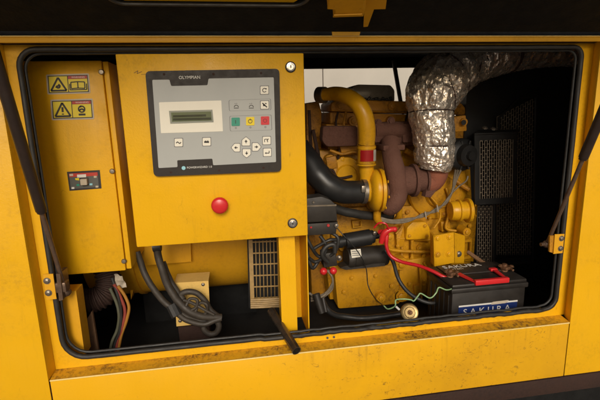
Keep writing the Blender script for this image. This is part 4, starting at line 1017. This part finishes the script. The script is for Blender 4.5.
tag(obj('paper_tag', b, m_tag, None, 30), 'crumpled pale tag hanging on the wires below the breaker box', 'tag')
# fuel / breather pipe over the sill
dp = thing('drain_pipe', 'dark steel drain pipe poking out over the sill beside the centre post', 'pipe', at(297, 351, -.065))
a_, c_ = at(271, 311, .10), at(296.6, 351, -.065); d_ = (c_-a_).normalized()
b = M(); lathe(b, a_, d_, [(0, 0), (0, .0132), ((c_-a_).length, .0132), ((c_-a_).length, .0108), ((c_-a_).length-.03, .0105), ((c_-a_).length-.03, 0)], 24); obj('tube', b, m_pipe, dp, 30)

# far strut seen through the rear opening
rs_ = thing('rear_gas_strut', 'thin black strut slanting across the bright gap behind the engine', 'gas strut', at(401, 104, 1.05))
b = M(); tube(b, pts([(393.5, 60, 1.05), (401, 104, 1.05)]), .011, 12, 1); obj('cylinder', b, m_black, rs_)
b = M(); tube(b, pts([(401, 104, 1.05), (405, 125, 1.05)]), .006, 10, 1); obj('rod', b, m_rod, rs_)

# ================================================================ SETTING
wl = thing('cladding_wall', 'cream panelled wall seen through the gap behind the engine', 'wall', (1.6, 2.6, 0))
b = M(); sx = at(323, 80, 2.6).x; z = -1.25
for k in range(-5, 6): box(b, sx+.004+k*1.2, sx-.004+(k+1)*1.2, 2.6, 2.7, -1.25, 1.9, .002)
obj('wall_panel', b, m_wall, wl)
b = M(); box(b, sx-6.1, sx+7.3, 2.64, 2.75, -1.249, 1.89); obj('seam_backing', b, m_brown, wl)
b = M(); bmesh.ops.create_grid(b, x_segments=2, y_segments=2, size=30); g = obj('ground', b, m_gr, None); g['kind'] = 'structure'

# ================================================================ LIGHT, CAMERA
SUN_EL, SUN_AZ = R(27), R(-4)     # azimuth measured from the front (-Y) towards +X
w = bpy.data.worlds.new('World'); SC.world = w; w.use_nodes = True; nt = w.node_tree
sky = nt.nodes.new('ShaderNodeTexSky'); sky.sky_type = 'NISHITA'; sky.sun_disc = False; sky.sun_elevation = SUN_EL
sd = Vector((math.sin(SUN_AZ)*math.cos(SUN_EL), -math.cos(SUN_AZ)*math.cos(SUN_EL), math.sin(SUN_EL)))
sky.sun_rotation = math.atan2(sd.x, sd.y)
sky.air_density = 1.0; sky.dust_density = 4.0
nt.links.new(sky.outputs['Color'], nt.nodes['Background'].inputs['Color']); nt.nodes['Background'].inputs['Strength'].default_value = .09
ld = bpy.data.lights.new('sun', 'SUN'); ld.energy = 2.0; ld.angle = R(22); ld.color = (1, .93, .83)
lo_ = bpy.data.objects.new('sun', ld); COL.objects.link(lo_); lo_.location = (0, -3, 4)
lo_.rotation_euler = (-sd).to_track_quat('-Z', 'Y').to_euler()
cd = bpy.data.cameras.new('camera'); cam = bpy.data.objects.new('camera', cd); COL.objects.link(cam); SC.camera = cam
cd.sensor_width = 36; cd.lens = 36*F/600; cd.clip_start = .02; cd.clip_end = 300
cam.matrix_world = Matrix(((RX.x, -RY.x, -RZ.x, CAM.x), (RX.y, -RY.y, -RZ.y, CAM.y), (RX.z, -RY.z, -RZ.z, CAM.z), (0, 0, 0, 1)))
SC.view_settings.view_transform = 'Standard'; SC.view_settings.look = 'None'; SC.view_settings.gamma = 1
SC.view_settings.exposure = -0.08
